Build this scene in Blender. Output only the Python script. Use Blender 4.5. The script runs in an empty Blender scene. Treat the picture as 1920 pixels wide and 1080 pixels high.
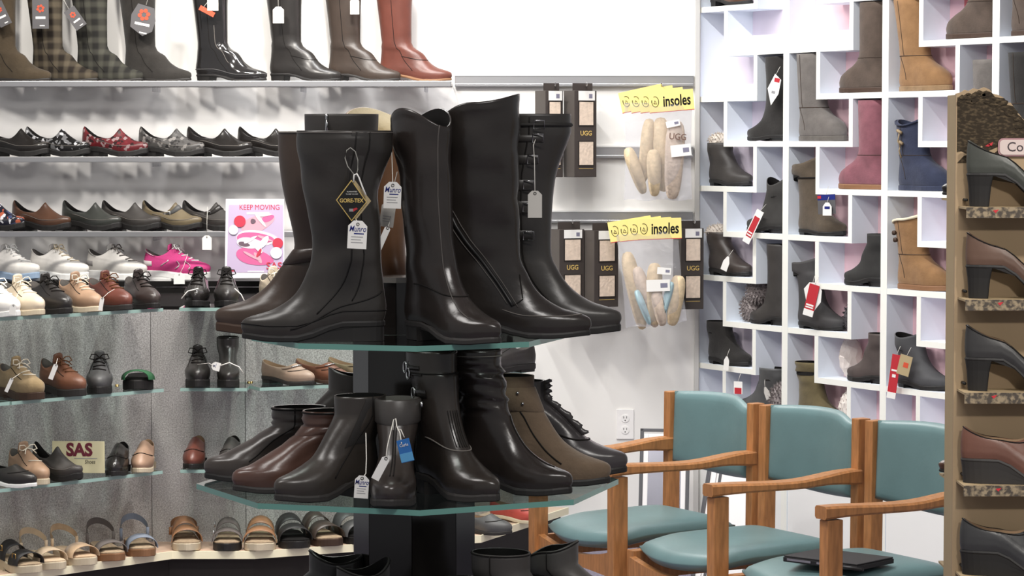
import bpy, bmesh, math, random
from mathutils import Vector, Matrix
from math import sin, cos, pi, radians as R
random.seed(7)
SC = bpy.context.scene
COL = SC.collection
# ------------------------------------------------------------------ camera
H, F, HY = 1.65, 5000.0, 267.0
PITCH = math.atan((540 - HY) / F)
cd = bpy.data.cameras.new('camera')
cam = bpy.data.objects.new('camera', cd)
COL.objects.link(cam)
cam.location = (0, 0, H)
cam.rotation_euler = (pi / 2 - PITCH, 0, 0)
cd.sensor_width = 36.0
cd.lens = 36.0 * F / 1920.0
cd.clip_end = 60
SC.camera = cam
# ------------------------------------------------------------------ world, lights, exposure
SC.view_settings.view_transform = 'Standard'
SC.view_settings.look = 'None'
SC.view_settings.gamma = 1.0
SC.view_settings.use_curve_mapping = False
SC.view_settings.exposure = 0.0
w = bpy.data.worlds.new('world')
SC.world = w
w.use_nodes = True
w.node_tree.nodes['Background'].inputs[0].default_value = (0.96, 0.97, 1.0, 1)
w.node_tree.nodes['Background'].inputs[1].default_value = 0.32


def area(name, loc, size, power, target=None, sy=None, col=(1, 0.965, 0.93)):
    l = bpy.data.lights.new(name, 'AREA')
    l.energy = power
    l.color = col
    l.shape = 'RECTANGLE'
    l.size = size
    l.size_y = sy or size
    o = bpy.data.objects.new(name, l)
    COL.objects.link(o)
    o.location = loc
    d = (Vector(target) if target else Vector((loc[0], loc[1], 0))) - Vector(loc)
    o.rotation_euler = d.to_track_quat('-Z', 'Y').to_euler()
    return o


def spot(name, loc, target, power, ang=60, blend=0.6, r=0.05, col=(1, 0.95, 0.88)):
    l = bpy.data.lights.new(name, 'SPOT')
    l.energy = power
    l.spot_size = R(ang)
    l.spot_blend = blend
    l.shadow_soft_size = r
    l.color = col
    o = bpy.data.objects.new(name, l)
    COL.objects.link(o)
    o.location = loc
    o.rotation_euler = (Vector(target) - Vector(loc)).to_track_quat('-Z', 'Y').to_euler()
    return o


# ceiling panels over the aisle
area('ceiling_panel_light', (-0.6, 6.9, 3.35), 1.2, 62, sy=0.6)
area('ceiling_panel_light', (0.4, 3.0, 3.35), 1.2, 58, sy=0.6)
area('ceiling_panel_light', (-1.6, 4.6, 3.35), 1.2, 36, sy=0.6)
# track heads that wash the back wall
for tx, tp in ((-1.95, 84), (-1.25, 88), (-0.6, 84)):
    spot('track_light', (tx, 9.5, 2.93), (tx + 0.10, 11.0, 1.5), tp, 84, 0.9, 0.085)
# light track that runs along the cubby wall, 1.6 m in front of it
trk = area('track_strip_light', (-0.10, 9.33, 3.42), 2.9, 88, sy=0.04, col=(1, 0.99, 0.98))
_x = Vector((.506, -.863, 0)).normalized()
_z = -(Vector((.80, 0.47, -1.75)).normalized())
_z = (_z - _x * _z.dot(_x)).normalized()
_y = _z.cross(_x)
trk.rotation_euler = Matrix((_x, _y, _z)).transposed().to_euler()
# downlights along the curved lower display
for tx, ty, tp in ((-1.80, 8.55, 120), (-1.25, 8.85, 100), (-0.62, 9.0, 120)):
    spot('downlight', (tx, ty, 2.9), (tx - 0.02, ty + 0.45, 0.2), tp, 56, 0.9, 0.05)
# track head aimed at the rack and the row of chairs
spot('track_light', (1.35, 3.3, 2.9), (1.08, 5.0, 1.2), 90, 60, 0.9, 0.06)
spot('track_light', (0.85, 0.7, 2.75), (1.10, 5.0, 1.25), 230, 17, 0.8, 0.10)
spot('track_light', (-1.7, 6.6, 3.2), (1.25, 9.8, 1.15), 150, 46, 0.9, 0.22, (1, 0.985, 0.97))
spot('track_light', (0.1, 6.4, 2.9), (0.95, 8.2, 0.7), 48, 60, 0.9, 0.06)


# ------------------------------------------------------------------ pixel helpers (photo 1920x1080)
FW = Vector((0, cos(PITCH), -sin(PITCH)))
UPV = Vector((0, sin(PITCH), cos(PITCH)))


def at_y(px, py, D):
    d = FW * F + Vector((1, 0, 0)) * (px - 960) + UPV * (540 - py)
    return Vector((0, 0, H)) + d * (D / d.y)


def at_z(px, py, z):
    d = FW * F + Vector((1, 0, 0)) * (px - 960) + UPV * (540 - py)
    return Vector((0, 0, H)) + d * ((z - H) / d.z)


def xof(px, Y, z=1.2):
    return (px - 960) / F * (Y * cos(PITCH) + (H - z) * sin(PITCH))


# ------------------------------------------------------------------ materials
DESAT = 0.84
def lin(c):
    out = []
    g = 0.3 * c[0] + 0.59 * c[1] + 0.11 * c[2]
    for v in c[:3]:
        v = (g + (v - g) * DESAT) / 255.0
        out.append(v / 12.92 if v <= 0.04045 else ((v + 0.055) / 1.055) ** 2.4)
    return tuple(out) + (1.0,)


MATS = {}


def mat(name, rgb, rough=0.5, spec=0.5, bump=0.0, bscale=60, var=0.0, vscale=8, coat=0.0, metal=0.0, sheen=0.0, emit=0.0):
    if name in MATS:
        return MATS[name]
    m = bpy.data.materials.new(name)
    m.use_nodes = True
    nt = m.node_tree
    b = nt.nodes['Principled BSDF']
    c = lin(rgb)
    b.inputs['Base Color'].default_value = c
    b.inputs['Roughness'].default_value = rough
    b.inputs['Specular IOR Level'].default_value = spec
    b.inputs['Metallic'].default_value = metal
    b.inputs['Coat Weight'].default_value = coat
    b.inputs['Coat Roughness'].default_value = 0.08
    b.inputs['Sheen Weight'].default_value = sheen
    if emit:
        b.inputs['Emission Color'].default_value = c
        b.inputs['Emission Strength'].default_value = emit
    if bump or var:
        tc = nt.nodes.new('ShaderNodeTexCoord')
        if var:
            n = nt.nodes.new('ShaderNodeTexNoise')
            n.inputs['Scale'].default_value = vscale
            n.inputs['Detail'].default_value = 5
            nt.links.new(tc.outputs['Object'], n.inputs['Vector'])
            r = nt.nodes.new('ShaderNodeValToRGB')
            r.color_ramp.elements[0].position = 0.3
            r.color_ramp.elements[1].position = 0.7
            r.color_ramp.elements[0].color = tuple(max(0, x * (1 - var)) for x in c[:3]) + (1,)
            r.color_ramp.elements[1].color = tuple(min(1, x * (1 + var)) for x in c[:3]) + (1,)
            nt.links.new(n.outputs['Fac'], r.inputs['Fac'])
            nt.links.new(r.outputs['Color'], b.inputs['Base Color'])
        if bump:
            n2 = nt.nodes.new('ShaderNodeTexNoise')
            n2.inputs['Scale'].default_value = bscale
            n2.inputs['Detail'].default_value = 4
            nt.links.new(tc.outputs['Object'], n2.inputs['Vector'])
            bp = nt.nodes.new('ShaderNodeBump')
            bp.inputs['Strength'].default_value = bump
            bp.inputs['Distance'].default_value = 0.004
            nt.links.new(n2.outputs['Fac'], bp.inputs['Height'])
            nt.links.new(bp.outputs['Normal'], b.inputs['Normal'])
    MATS[name] = m
    return m


def leather(name, rgb, rough=0.42, spec=0.5):
    return mat(name, rgb, rough, spec, bump=0.12, bscale=55, var=0.18, vscale=14)


def suede(name, rgb):
    return mat(name, rgb, 0.95, 0.15, bump=0.25, bscale=140, var=0.16, vscale=22, sheen=0.15)


def patent(name, rgb):
    return mat(name, rgb, 0.12, 0.6, coat=0.6)


def glassmat(name, tint, fac=1.0, rough=0.03):
    if name in MATS:
        return MATS[name]
    m = bpy.data.materials.new(name)
    m.use_nodes = True
    nt = m.node_tree
    nt.nodes.remove(nt.nodes['Principled BSDF'])
    out = nt.nodes['Material Output']
    tr = nt.nodes.new('ShaderNodeBsdfTransparent')
    tr.inputs[0].default_value = tint
    gl = nt.nodes.new('ShaderNodeBsdfGlossy')
    gl.inputs['Roughness'].default_value = rough
    lw = nt.nodes.new('ShaderNodeFresnel')
    lw.inputs['IOR'].default_value = 1.45
    mu = nt.nodes.new('ShaderNodeMath')
    mu.operation = 'MULTIPLY'
    mu.use_clamp = True
    mu.inputs[1].default_value = fac
    mx = nt.nodes.new('ShaderNodeMixShader')
    ge = nt.nodes.new('ShaderNodeNewGeometry')
    iv = nt.nodes.new('ShaderNodeMath')
    iv.operation = 'SUBTRACT'
    iv.inputs[0].default_value = 1.0
    nt.links.new(ge.outputs['Backfacing'], iv.inputs[1])
    m2 = nt.nodes.new('ShaderNodeMath')
    m2.operation = 'MULTIPLY'
    nt.links.new(lw.outputs[0], mu.inputs[0])
    nt.links.new(mu.outputs[0], m2.inputs[0])
    nt.links.new(iv.outputs[0], m2.inputs[1])
    nt.links.new(m2.outputs[0], mx.inputs[0])
    nt.links.new(tr.outputs[0], mx.inputs[1])
    nt.links.new(gl.outputs[0], mx.inputs[2])
    nt.links.new(mx.outputs[0], out.inputs[0])
    MATS[name] = m
    return m


def plaidmat(name, base, light, dark, sc=26):
    m = mat(name, base, 0.9, 0.2)
    nt = m.node_tree
    b = nt.nodes['Principled BSDF']
    tc = nt.nodes.new('ShaderNodeTexCoord')
    col = None
    last = None
    for axis, k in (('X', sc), ('Z', sc)):
        wv = nt.nodes.new('ShaderNodeTexWave')
        wv.bands_direction = axis
        wv.inputs['Scale'].default_value = k / 5.2
        wv.inputs['Distortion'].default_value = 0.3
        nt.links.new(tc.outputs['Object'], wv.inputs['Vector'])
        r = nt.nodes.new('ShaderNodeValToRGB')
        r.color_ramp.elements[0].position = 0.3
        r.color_ramp.elements[1].position = 0.85
        r.color_ramp.elements[0].color = lin(dark)
        r.color_ramp.elements[1].color = lin(light)
        nt.links.new(wv.outputs['Fac'], r.inputs['Fac'])
        if last is None:
            last = r.outputs['Color']
        else:
            mx = nt.nodes.new('ShaderNodeMix')
            mx.data_type = 'RGBA'
            mx.inputs['Factor'].default_value = 0.5
            nt.links.new(last, mx.inputs['A'])
            nt.links.new(r.outputs['Color'], mx.inputs['B'])
            nt.links.new(mx.outputs['Result'], b.inputs['Base Color'])
    return m


def spotmat(name, cols, scale=45, rough=0.3):
    """flat print of small blots: voronoi cells coloured by a ramp"""
    m = mat(name, cols[0], rough, 0.5)
    nt = m.node_tree
    b = nt.nodes['Principled BSDF']
    tc = nt.nodes.new('ShaderNodeTexCoord')
    v = nt.nodes.new('ShaderNodeTexVoronoi')
    v.inputs['Scale'].default_value = scale
    nt.links.new(tc.outputs['Object'], v.inputs['Vector'])
    sp = nt.nodes.new('ShaderNodeSeparateColor')
    nt.links.new(v.outputs['Color'], sp.inputs[0])
    r = nt.nodes.new('ShaderNodeValToRGB')
    r.color_ramp.interpolation = 'CONSTANT'
    r.color_ramp.elements[0].position = 0.0
    r.color_ramp.elements[0].color = lin(cols[0])
    r.color_ramp.elements[1].position = 0.55
    r.color_ramp.elements[1].color = lin(cols[1])
    for i, c in enumerate(cols[2:]):
        e = r.color_ramp.elements.new(0.7 + 0.12 * i)
        e.color = lin(c)
    nt.links.new(sp.outputs[0], r.inputs['Fac'])
    nt.links.new(r.outputs['Color'], b.inputs['Base Color'])
    return m


def woodmat(name, rgb, rough=0.45):
    m = mat(name, rgb, rough, 0.4)
    nt = m.node_tree
    b = nt.nodes['Principled BSDF']
    tc = nt.nodes.new('ShaderNodeTexCoord')
    mp = nt.nodes.new('ShaderNodeMapping')
    mp.inputs['Scale'].default_value = (14, 14, 2.2)
    n = nt.nodes.new('ShaderNodeTexNoise')
    n.inputs['Scale'].default_value = 6
    n.inputs['Detail'].default_value = 7
    nt.links.new(tc.outputs['Object'], mp.inputs[0])
    nt.links.new(mp.outputs[0], n.inputs['Vector'])
    r = nt.nodes.new('ShaderNodeValToRGB')
    c = lin(rgb)
    r.color_ramp.elements[0].position = 0.3
    r.color_ramp.elements[1].position = 0.72
    r.color_ramp.elements[0].color = tuple(x * 0.72 for x in c[:3]) + (1,)
    r.color_ramp.elements[1].color = tuple(min(1, x * 1.2) for x in c[:3]) + (1,)
    nt.links.new(n.outputs['Fac'], r.inputs['Fac'])
    nt.links.new(r.outputs['Color'], b.inputs['Base Color'])
    return m


# ------------------------------------------------------------------ object helpers
def tag(o, label, cat, group=None, kind=None):
    o['label'] = label
    o['category'] = cat
    if group:
        o['group'] = group
    if kind:
        o['kind'] = kind
    return o


def empty(name, loc=(0, 0, 0), rz=0.0, label=None, cat=None, group=None):
    o = bpy.data.objects.new(name, None)
    COL.objects.link(o)
    o.empty_display_size = 0.05
    o.location = loc
    o.rotation_euler = (0, 0, rz)
    if label:
        tag(o, label, cat, group)
    return o


def obj(name, verts, faces, m, parent=None, smooth=False, loc=None, rot=None, midx=None):
    me = bpy.data.meshes.new(name)
    me.from_pydata([tuple(v) for v in verts], [], faces)
    ms = m if isinstance(m, (list, tuple)) else [m]
    for x in ms:
        me.materials.append(x)
    if midx:
        for p, i in zip(me.polygons, midx):
            p.material_index = i
    if smooth:
        for p in me.polygons:
            p.use_smooth = True
    me.update()
    o = bpy.data.objects.new(name, me)
    COL.objects.link(o)
    if parent:
        o.parent = parent
    if loc is not None:
        o.location = loc
    if rot is not None:
        o.rotation_euler = rot
    return o


def structure(o):
    o['kind'] = 'structure'
    return o


def boxvf(x0, x1, y0, y1, z0, z1, bev=0.0):
    bm = bmesh.new()
    vs = [bm.verts.new(v) for v in ((x0, y0, z0), (x1, y0, z0), (x1, y1, z0), (x0, y1, z0), (x0, y0, z1), (x1, y0, z1), (x1, y1, z1), (x0, y1, z1))]
    for f in ((0, 3, 2, 1), (4, 5, 6, 7), (0, 1, 5, 4), (1, 2, 6, 5), (2, 3, 7, 6), (3, 0, 4, 7)):
        bm.faces.new([vs[i] for i in f])
    if bev:
        bmesh.ops.bevel(bm, geom=list(bm.edges), offset=bev, segments=2, affect='EDGES', profile=0.6)
    bm.verts.index_update()
    v = [x.co.copy() for x in bm.verts]
    f = [[x.index for x in fa.verts] for fa in bm.faces]
    bm.free()
    return v, f


def box(name, x0, x1, y0, y1, z0, z1, m, parent=None, bev=0.0, **k):
    v, f = boxvf(min(x0, x1), max(x0, x1), min(y0, y1), max(y0, y1), min(z0, z1), max(z0, z1), bev)
    return obj(name, v, f, m, parent, **k)


def prism_xz(name, pts, y0, y1, m, parent=None, **k):
    """outline in XZ, extruded along Y (y0 = front)"""
    n = len(pts)
    v = [(x, y0, z) for x, z in pts] + [(x, y1, z) for x, z in pts]
    f = [list(range(n))[::1], list(range(n, 2 * n))[::-1]]
    for i in range(n):
        j = (i + 1) % n
        f.append([i, i + n, j + n, j])
    return obj(name, v, f, m, parent, **k)


def prism_xy(name, pts, z0, z1, m, parent=None, **k):
    n = len(pts)
    v = [(x, y, z0) for x, y in pts] + [(x, y, z1) for x, y in pts]
    f = [list(range(n))[::-1], list(range(n, 2 * n))]
    for i in range(n):
        j = (i + 1) % n
        f.append([i, j, j + n, i + n])
    return obj(name, v, f, m, parent, **k)


def tubevf(pts, r, ns=6, flat=1.0):
    pts = [Vector(p) for p in pts]
    v, f = [], []
    n = len(pts)
    closed = (pts[0] - pts[-1]).length < 1e-6
    up = Vector((0.13, 0.31, 1)).normalized()
    for i, p in enumerate(pts):
        a = pts[max(0, i - 1)]
        b = pts[min(n - 1, i + 1)]
        t = (b - a).normalized()
        s = t.cross(up)
        if s.length < 1e-4:
            s = t.cross(Vector((1, 0, 0)))
        s.normalize()
        q = s.cross(t)
        rr = r[i] if isinstance(r, (list, tuple)) else r
        for k in range(ns):
            an = 2 * pi * k / ns
            v.append(p + s * cos(an) * rr + q * sin(an) * rr * flat)
    for i in range(n - 1):
        for k in range(ns):
            k2 = (k + 1) % ns
            f.append([i * ns + k, i * ns + k2, (i + 1) * ns + k2, (i + 1) * ns + k])
    if not closed:
        f.append(list(range(ns))[::-1])
        f.append([(n - 1) * ns + k for k in range(ns)])
    return v, f


def tube(name, pts, r, m, parent=None, ns=6, flat=1.0, **k):
    v, f = tubevf(pts, r, ns, flat)
    return obj(name, v, f, m, parent, smooth=True, **k)


def text(name, body, size, m, parent=None, loc=(0, 0, 0), rot=(pi / 2, 0, 0), shear=0.0, align='CENTER', bold=0.0, ext=0.0002, sx=1.0):
    c = bpy.data.curves.new(name, 'FONT')
    c.body = body
    c.size = size
    c.align_x = align
    c.align_y = 'CENTER'
    c.shear = shear
    c.offset = bold
    c.extrude = ext
    c.resolution_u = 3
    c.materials.append(m)
    tmp = bpy.data.objects.new(name, c)
    me = bpy.data.meshes.new_from_object(tmp)
    bpy.data.objects.remove(tmp)
    o = bpy.data.objects.new(name, me)
    COL.objects.link(o)
    o.location = loc
    o.rotation_euler = rot
    o.scale = (sx, 1, 1)
    if parent:
        o.parent = parent
    return o


def smooth(a, b, x):
    t = max(0.0, min(1.0, (x - a) / (b - a)))
    return t * t * (3 - 2 * t)


def catmull(keys, v):
    n = len(keys) - 1
    i = min(int(v), n - 1)
    t = v - i
    p1, p2 = keys[i], keys[i + 1]
    p0 = keys[i - 1] if i > 0 else p1
    p3 = keys[i + 2] if i + 2 <= n else p2
    out = []
    for a, b, c, d in zip(p0, p1, p2, p3):
        # monotone-ish tangents
        m1, m2 = (c - a) / 2, (d - b) / 2
        if i == 0:
            m1 = c - b
        if i + 1 == n:
            m2 = c - b
        dl = c - b
        if m1 * dl < 0:
            m1 = 0
        if m2 * dl < 0:
            m2 = 0
        m1 = max(-3 * abs(dl), min(3 * abs(dl), m1))
        m2 = max(-3 * abs(dl), min(3 * abs(dl), m2))
        t2, t3 = t * t, t * t * t
        out.append((2 * t3 - 3 * t2 + 1) * b + (t3 - 2 * t2 + t) * m1 + (-2 * t3 + 3 * t2) * c + (t3 - t2) * m2)
    return out


FOOT = [(0, .76), (.12, .80), (.38, .76), (.68, 1.0), (.86, .92), (1, .70)]


def foot(u):
    u = max(0, min(1, u))
    for (a, p), (b, q) in zip(FOOT, FOOT[1:]):
        if u <= b:
            return p + (q - p) * smooth(a, b, u)
    return .8


class Shoe:
    """keys: (z_back, z_side, z_front, x_back, x_front, half_width, footness, exponent)"""

    def __init__(s, keys, L, hh=0.0, T=0.01, ts=0.004, wr=0.0, wrf=70, wr0=0.08, wr1=9.0):
        s.keys = [tuple(k) for k in keys]
        s.L, s.hh, s.T, s.ts = L, hh, T, ts
        s.wr, s.wrf, s.wr0, s.wr1 = wr, wrf, wr0, wr1
        s.nk = len(keys) - 1
        s.pk = 2.0

    def lift(s, x):
        return s.hh * (1 - smooth(.27 * s.L, .62 * s.L, x)) + s.ts * smooth(.78 * s.L, s.L, x)

    def pt(s, v, t, off=0.0):
        zb, zs, zf, xb, xf, w_, b, e = catmull(s.keys, max(0, min(s.nk, v)))
        c, sn = cos(t), sin(t)
        x = (xb + xf) / 2 + ((xf - xb) / 2 + off) * math.copysign(abs(c) ** e, c)
        fo = foot(x / s.L)
        y = (w_ * (b * fo + (1 - b)) + off) * math.copysign(abs(sn) ** e, sn)
        z = zs + ((zf - zs) * abs(c) ** s.pk if c > 0 else (zb - zs) * c * c)
        if s.wr and s.wr0 < z < s.wr1 and v < s.nk - .3:
            k = s.wr * min(1, (z - s.wr0) / .03) * (sin(z * s.wrf + 2.2 * sn + 1.3 * c) + .6 * sin(z * s.wrf * 1.7 - 3 * c + 1.9 * sn))
            x += k * c
            y += k * sn
        z += b * s.lift(x) + (1 - b) * s.hh + s.T
        return Vector((x - s.L / 2, y, z))

    def vz(s, z):
        lo, hi = 0.0, float(s.nk)
        for _ in range(30):
            md = (lo + hi) / 2
            if catmull(s.keys, md)[1] < z:
                lo = md
            else:
                hi = md
        return lo

    def path(s, pts, m, parent, r=.0014, name='seam', off=.0006, n=24):
        """tube over the near side through (x from heel, height) points"""
        out = []
        for i in range(n + 1):
            q = i / n * (len(pts) - 1)
            j = min(int(q), len(pts) - 2)
            f = q - j
            x = pts[j][0] + (pts[j + 1][0] - pts[j][0]) * f
            z = pts[j][1] + (pts[j + 1][1] - pts[j][1]) * f
            v = s.vz(z)
            k = catmull(s.keys, v)
            c = max(-1, min(1, (x - (k[3] + k[4]) / 2) / ((k[4] - k[3]) / 2)))
            c = math.copysign(abs(c) ** (1 / k[7]), c)
            out.append(s.pt(v, -math.acos(c), off))
        return tube(name, out, r, m, parent, ns=6)

    def upper(s, m, parent, n=28, sub=4, lining=None, name='upper', depth=0.05, thick=0.003):
        rows = s.nk * sub
        v, f = [], []
        for i in range(rows + 1):
            for k in range(n):
                v.append(s.pt(i / sub, 2 * pi * k / n))
        top = v[-n:]
        cx = sum((p.x for p in top)) / n
        inset = []
        for p in top:
            d = Vector((p.x - cx, p.y, 0))
            d = d * max(0.0, 1 - thick / max(d.length, 1e-4))
            inset.append(Vector((cx + d.x, d.y, p.z - .0005)))
        v += inset
        for i in range(rows + 1):
            for k in range(n):
                k2 = (k + 1) % n
                f.append([i * n + k, i * n + k2, (i + 1) * n + k2, (i + 1) * n + k])
        f.append(list(range(n))[::-1])
        o = obj(name, v, f, m, parent, smooth=True)
        lv, lf = list(inset), []
        for j, (sc, dz) in enumerate(((.97, .012), (.93, depth))):
            for p in inset:
                lv.append(Vector((cx + (p.x - cx) * sc, p.y * sc, max(p.z - dz, s.T + s.hh * .6 + .006))))
        for j in range(2):
            for k in range(n):
                k2 = (k + 1) % n
                lf.append([j * n + k2, j * n + k, (j + 1) * n + k, (j + 1) * n + k2])
        lf.append([2 * n + k for k in range(n)])
        obj('lining', lv, lf, lining or m, parent, smooth=True)
        return o

    def outline(s, off=0.003, n=36):
        zb, zs, zf, xb, xf, w_, b, e = s.keys[0]
        out = []
        for k in range(n):
            t = 2 * pi * k / n
            c, sn = cos(t), sin(t)
            x = (xb + xf) / 2 + ((xf - xb) / 2 + off) * math.copysign(abs(c) ** e, c)
            y = (w_ * foot(x / s.L) + off) * math.copysign(abs(sn) ** e, sn)
            out.append((x, y))
        return out

    def sole(s, m, parent, off=0.003, name='sole', bev=0.002):
        ol = s.outline(off)
        n = len(ol)
        v, f = [], []
        for (sc, dz) in ((1 - bev / .05, 0), (1, bev), (1, s.T - bev), (1 - bev / .05, s.T + .0012)):
            for x, y in ol:
                xx = s.L / 2 + (x - s.L / 2) * (1 - (1 - sc) * .3)
                v.append(Vector((xx - s.L / 2, y * sc, s.lift(x) + dz)))
        for i in range(3):
            for k in range(n):
                k2 = (k + 1) % n
                f.append([i * n + k, i * n + k2, (i + 1) * n + k2, (i + 1) * n + k])
        f.append(list(range(n))[::-1])
        f.append([3 * n + k for k in range(n)])
        return obj(name, v, f, m, parent, smooth=False)

    def heel(s, m, parent, hl=.075, taper=.9, off=0.001, front=0.0, name='heel'):
        ol = [(min(x, hl), y) for x, y in s.outline(off)]
        n = len(ol)
        cx = hl * .45
        v, f = [], []
        for q in range(4):
            t = q / 3
            sc = 1 + (taper - 1) * (t ** .6)
            for x, y in ol:
                zt = s.lift(x) + .001
                v.append(Vector((cx + (x - cx) * sc - front * t - s.L / 2, y * sc, zt * (1 - t))))
        for i in range(3):
            for k in range(n):
                k2 = (k + 1) % n
                f.append([i * n + k2, i * n + k, (i + 1) * n + k, (i + 1) * n + k2])
        f.append([3 * n + k for k in range(n)][::-1])
        f.append(list(range(n)))
        return obj(name, v, f, m, parent)

    def band(s, v0, v1, m, parent, off=.002, name='strap', n=32, t0=0, t1=2 * pi):
        v, f = [], []
        full = abs(t1 - t0 - 2 * pi) < 1e-6
        cols = n if full else n + 1
        for vv, o in ((v0, off * .2), (v0 + (v1 - v0) * .06, off), (v1 - (v1 - v0) * .06, off), (v1, off * .2)):
            for k in range(cols):
                v.append(s.pt(vv, t0 + (t1 - t0) * k / n, o))
        for i in range(3):
            for k in range(n):
                k2 = (k + 1) % cols
                f.append([i * cols + k, i * cols + k2, (i + 1) * cols + k2, (i + 1) * cols + k])
        return obj(name, v, f, m, parent, smooth=True)

    def seam(s, t, v0, v1, m, parent, r=.0012, name='seam', off=.0005, n=16, t1=None):
        t1 = t if t1 is None else t1
        return tube(name, [s.pt(v0 + (v1 - v0) * i / n, t + (t1 - t) * i / n, off) for i in range(n + 1)], r, m, parent, ns=5)

    def ringline(s, v, m, parent, r=.0012, name='seam', off=.0004, n=36, t0=0, t1=2 * pi):
        return tube(name, [s.pt(v, t0 + (t1 - t0) * i / n, off) for i in range(n + 1)], r, m, parent, ns=5)

    def laces(s, m, parent, v0, v1, rows=4, half=.55, r=.0022, bow=True, name='lace'):
        """cross bars over the instep between levels v0..v1 and a bow on top"""
        V, Fc = [], []

        def add(pts, rr):
            v, f = tubevf(pts, rr, 5)
            b = len(V)
            V.extend(v)
            Fc.extend([[i + b for i in q] for q in f])
        for i in range(rows):
            vv = v0 + (v1 - v0) * i / max(1, rows - 1)
            sg = 1 if i % 2 else -1
            add([s.pt(vv + sg * .12 * (j - 3) / 3, -half + 2 * half * j / 6, .003) for j in range(7)], r)
        if bow:
            c = s.pt(v1, 0, .005)
            for sg in (-1, 1):
                add([c + Vector((a * .9 - .004, sg * b, z)) for a, b, z in ((0, 0, 0), (.006, .012, .012), (.004, .028, .012), (.012, .034, -.002), (.014, .02, -.006), (.004, .002, .001))], r * .9)
                add([c + Vector((a, sg * b, z)) for a, b, z in ((0, 0, 0), (.012, .012, -.002), (.026, .022, -.016))], r * .8)
        return obj(name, V, Fc, m, parent, smooth=True)


# ------------------------------------------------------------------ footwear kinds
LIN_BLACK = mat('lining_black', (24, 22, 21), 0.9, 0.2)
LIN_TAN = mat('lining_tan', (150, 120, 90), 0.85, 0.2)
LIN_GREY = mat('lining_grey', (105, 100, 95), 0.9, 0.2)
RUB_BLACK = mat('rubber_black', (30, 28, 27), 0.6, 0.4)
RUB_DARK = mat('rubber_dark', (44, 41, 39), 0.6, 0.4)
RUB_TAN = mat('rubber_tan', (140, 96, 62), 0.6, 0.3)
RUB_BROWN = mat('rubber_brown', (70, 50, 38), 0.6, 0.3)
RUB_WHITE = mat('rubber_white', (236, 236, 232), 0.6, 0.3)
RUB_CREAM = mat('rubber_cream', (206, 190, 160), 0.65, 0.3)
METAL = mat('buckle_steel', (205, 205, 205), 0.22, 0.5, metal=1.0)
BRASS = mat('buckle_brass', (205, 165, 95), 0.3, 0.5, metal=1.0)
BLK = leather('leather_black', (42, 39, 37), 0.30)
BLKG = leather('leather_black_gloss', (36, 33, 31), 0.2)
BLKM = leather('leather_black_matt', (58, 54, 51), 0.55)
DKBR = leather('leather_dark_brown', (64, 52, 44), 0.38)
BROWN = leather('leather_brown', (86, 56, 40), 0.34)
REDBR = leather('leather_red_brown', (106, 54, 42), 0.36)
CHAR = leather('leather_charcoal', (76, 76, 76), 0.5)
TANL = leather('leather_tan', (164, 128, 98), 0.5)
CREAML = leather('leather_cream', (208, 190, 162), 0.5)
WHITEL = leather('leather_white', (236, 232, 224), 0.5)
TAUPE = suede('nubuck_taupe', (104, 86, 68))
SEAMD = mat('seam_thread_dark', (28, 25, 23), 0.8, 0.2)
SEAMG = mat('seam_thread_grey', (110, 104, 98), 0.8, 0.2)


def root(name, label, cat, group, loc, yaw):
    return empty(name, loc, R(yaw), label, cat, group)


def finish(s, r, up, so, he=None, n=28, sub=4, lining=None, hl=.075, taper=.92, off=.003, front=0.0, depth=.05, thick=.003):
    s.upper(up, r, n, sub, lining or LIN_BLACK, depth=depth, thick=thick)
    s.sole(so, r, off)
    if s.hh > .004 and he is not False:
        s.heel(he or so, r, hl, taper, front=front)
    return r


def boot_keys(L, Hs, xb, xf, w, bulk=1.0, an=None, top=(0, 0, 0), mid=None, e=.86):
    ax = an or .142          # ankle depth from heel
    k = [(0, 0, 0, .004, L - .004, .039 * bulk, 1, .84),
         (.013, .013, .011, .000, L, .042 * bulk, 1, .84),
         (.026, .026, .024, -.001, L - .005, .0425 * bulk, 1, .86),
         (.038, .038, .036, .000, L - .030, .0415 * bulk, 1, .9),
         (.051, .051, .050, .002, L - .066, .040 * bulk, .95, .95),
         (.069, .069, .069, .004, max(L - .097, ax + .014), .0385 * bulk, .8, 1),
         (.094, .094, .095, .006, max(L - .122, ax + .003), .037 * bulk, .5, 1),
         (.130, .130, .131, .008, ax - .010, .036 * bulk, .2, 1)]
    k = [q for q in k if q[0] <= Hs - .058 or q[0] < .05]
    if Hs > .2:
        m = mid or (xb * .45 + .003, (xf + ax - .016) / 2, (w + .037) / 2)
        k.append(((Hs + .13) * .5,) * 3 + (m[0], m[1], m[2], 0, 1))
    z2 = Hs - .035
    k.append((z2 + top[0] * .4, z2 + top[1] * .4, z2 + top[2] * .4, xb * .9, xf - (.0), w * .985, 0, 1))
    k.append((Hs + top[0], Hs + top[1], Hs + top[2], xb, xf, w, 0, 1))
    return k


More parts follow.
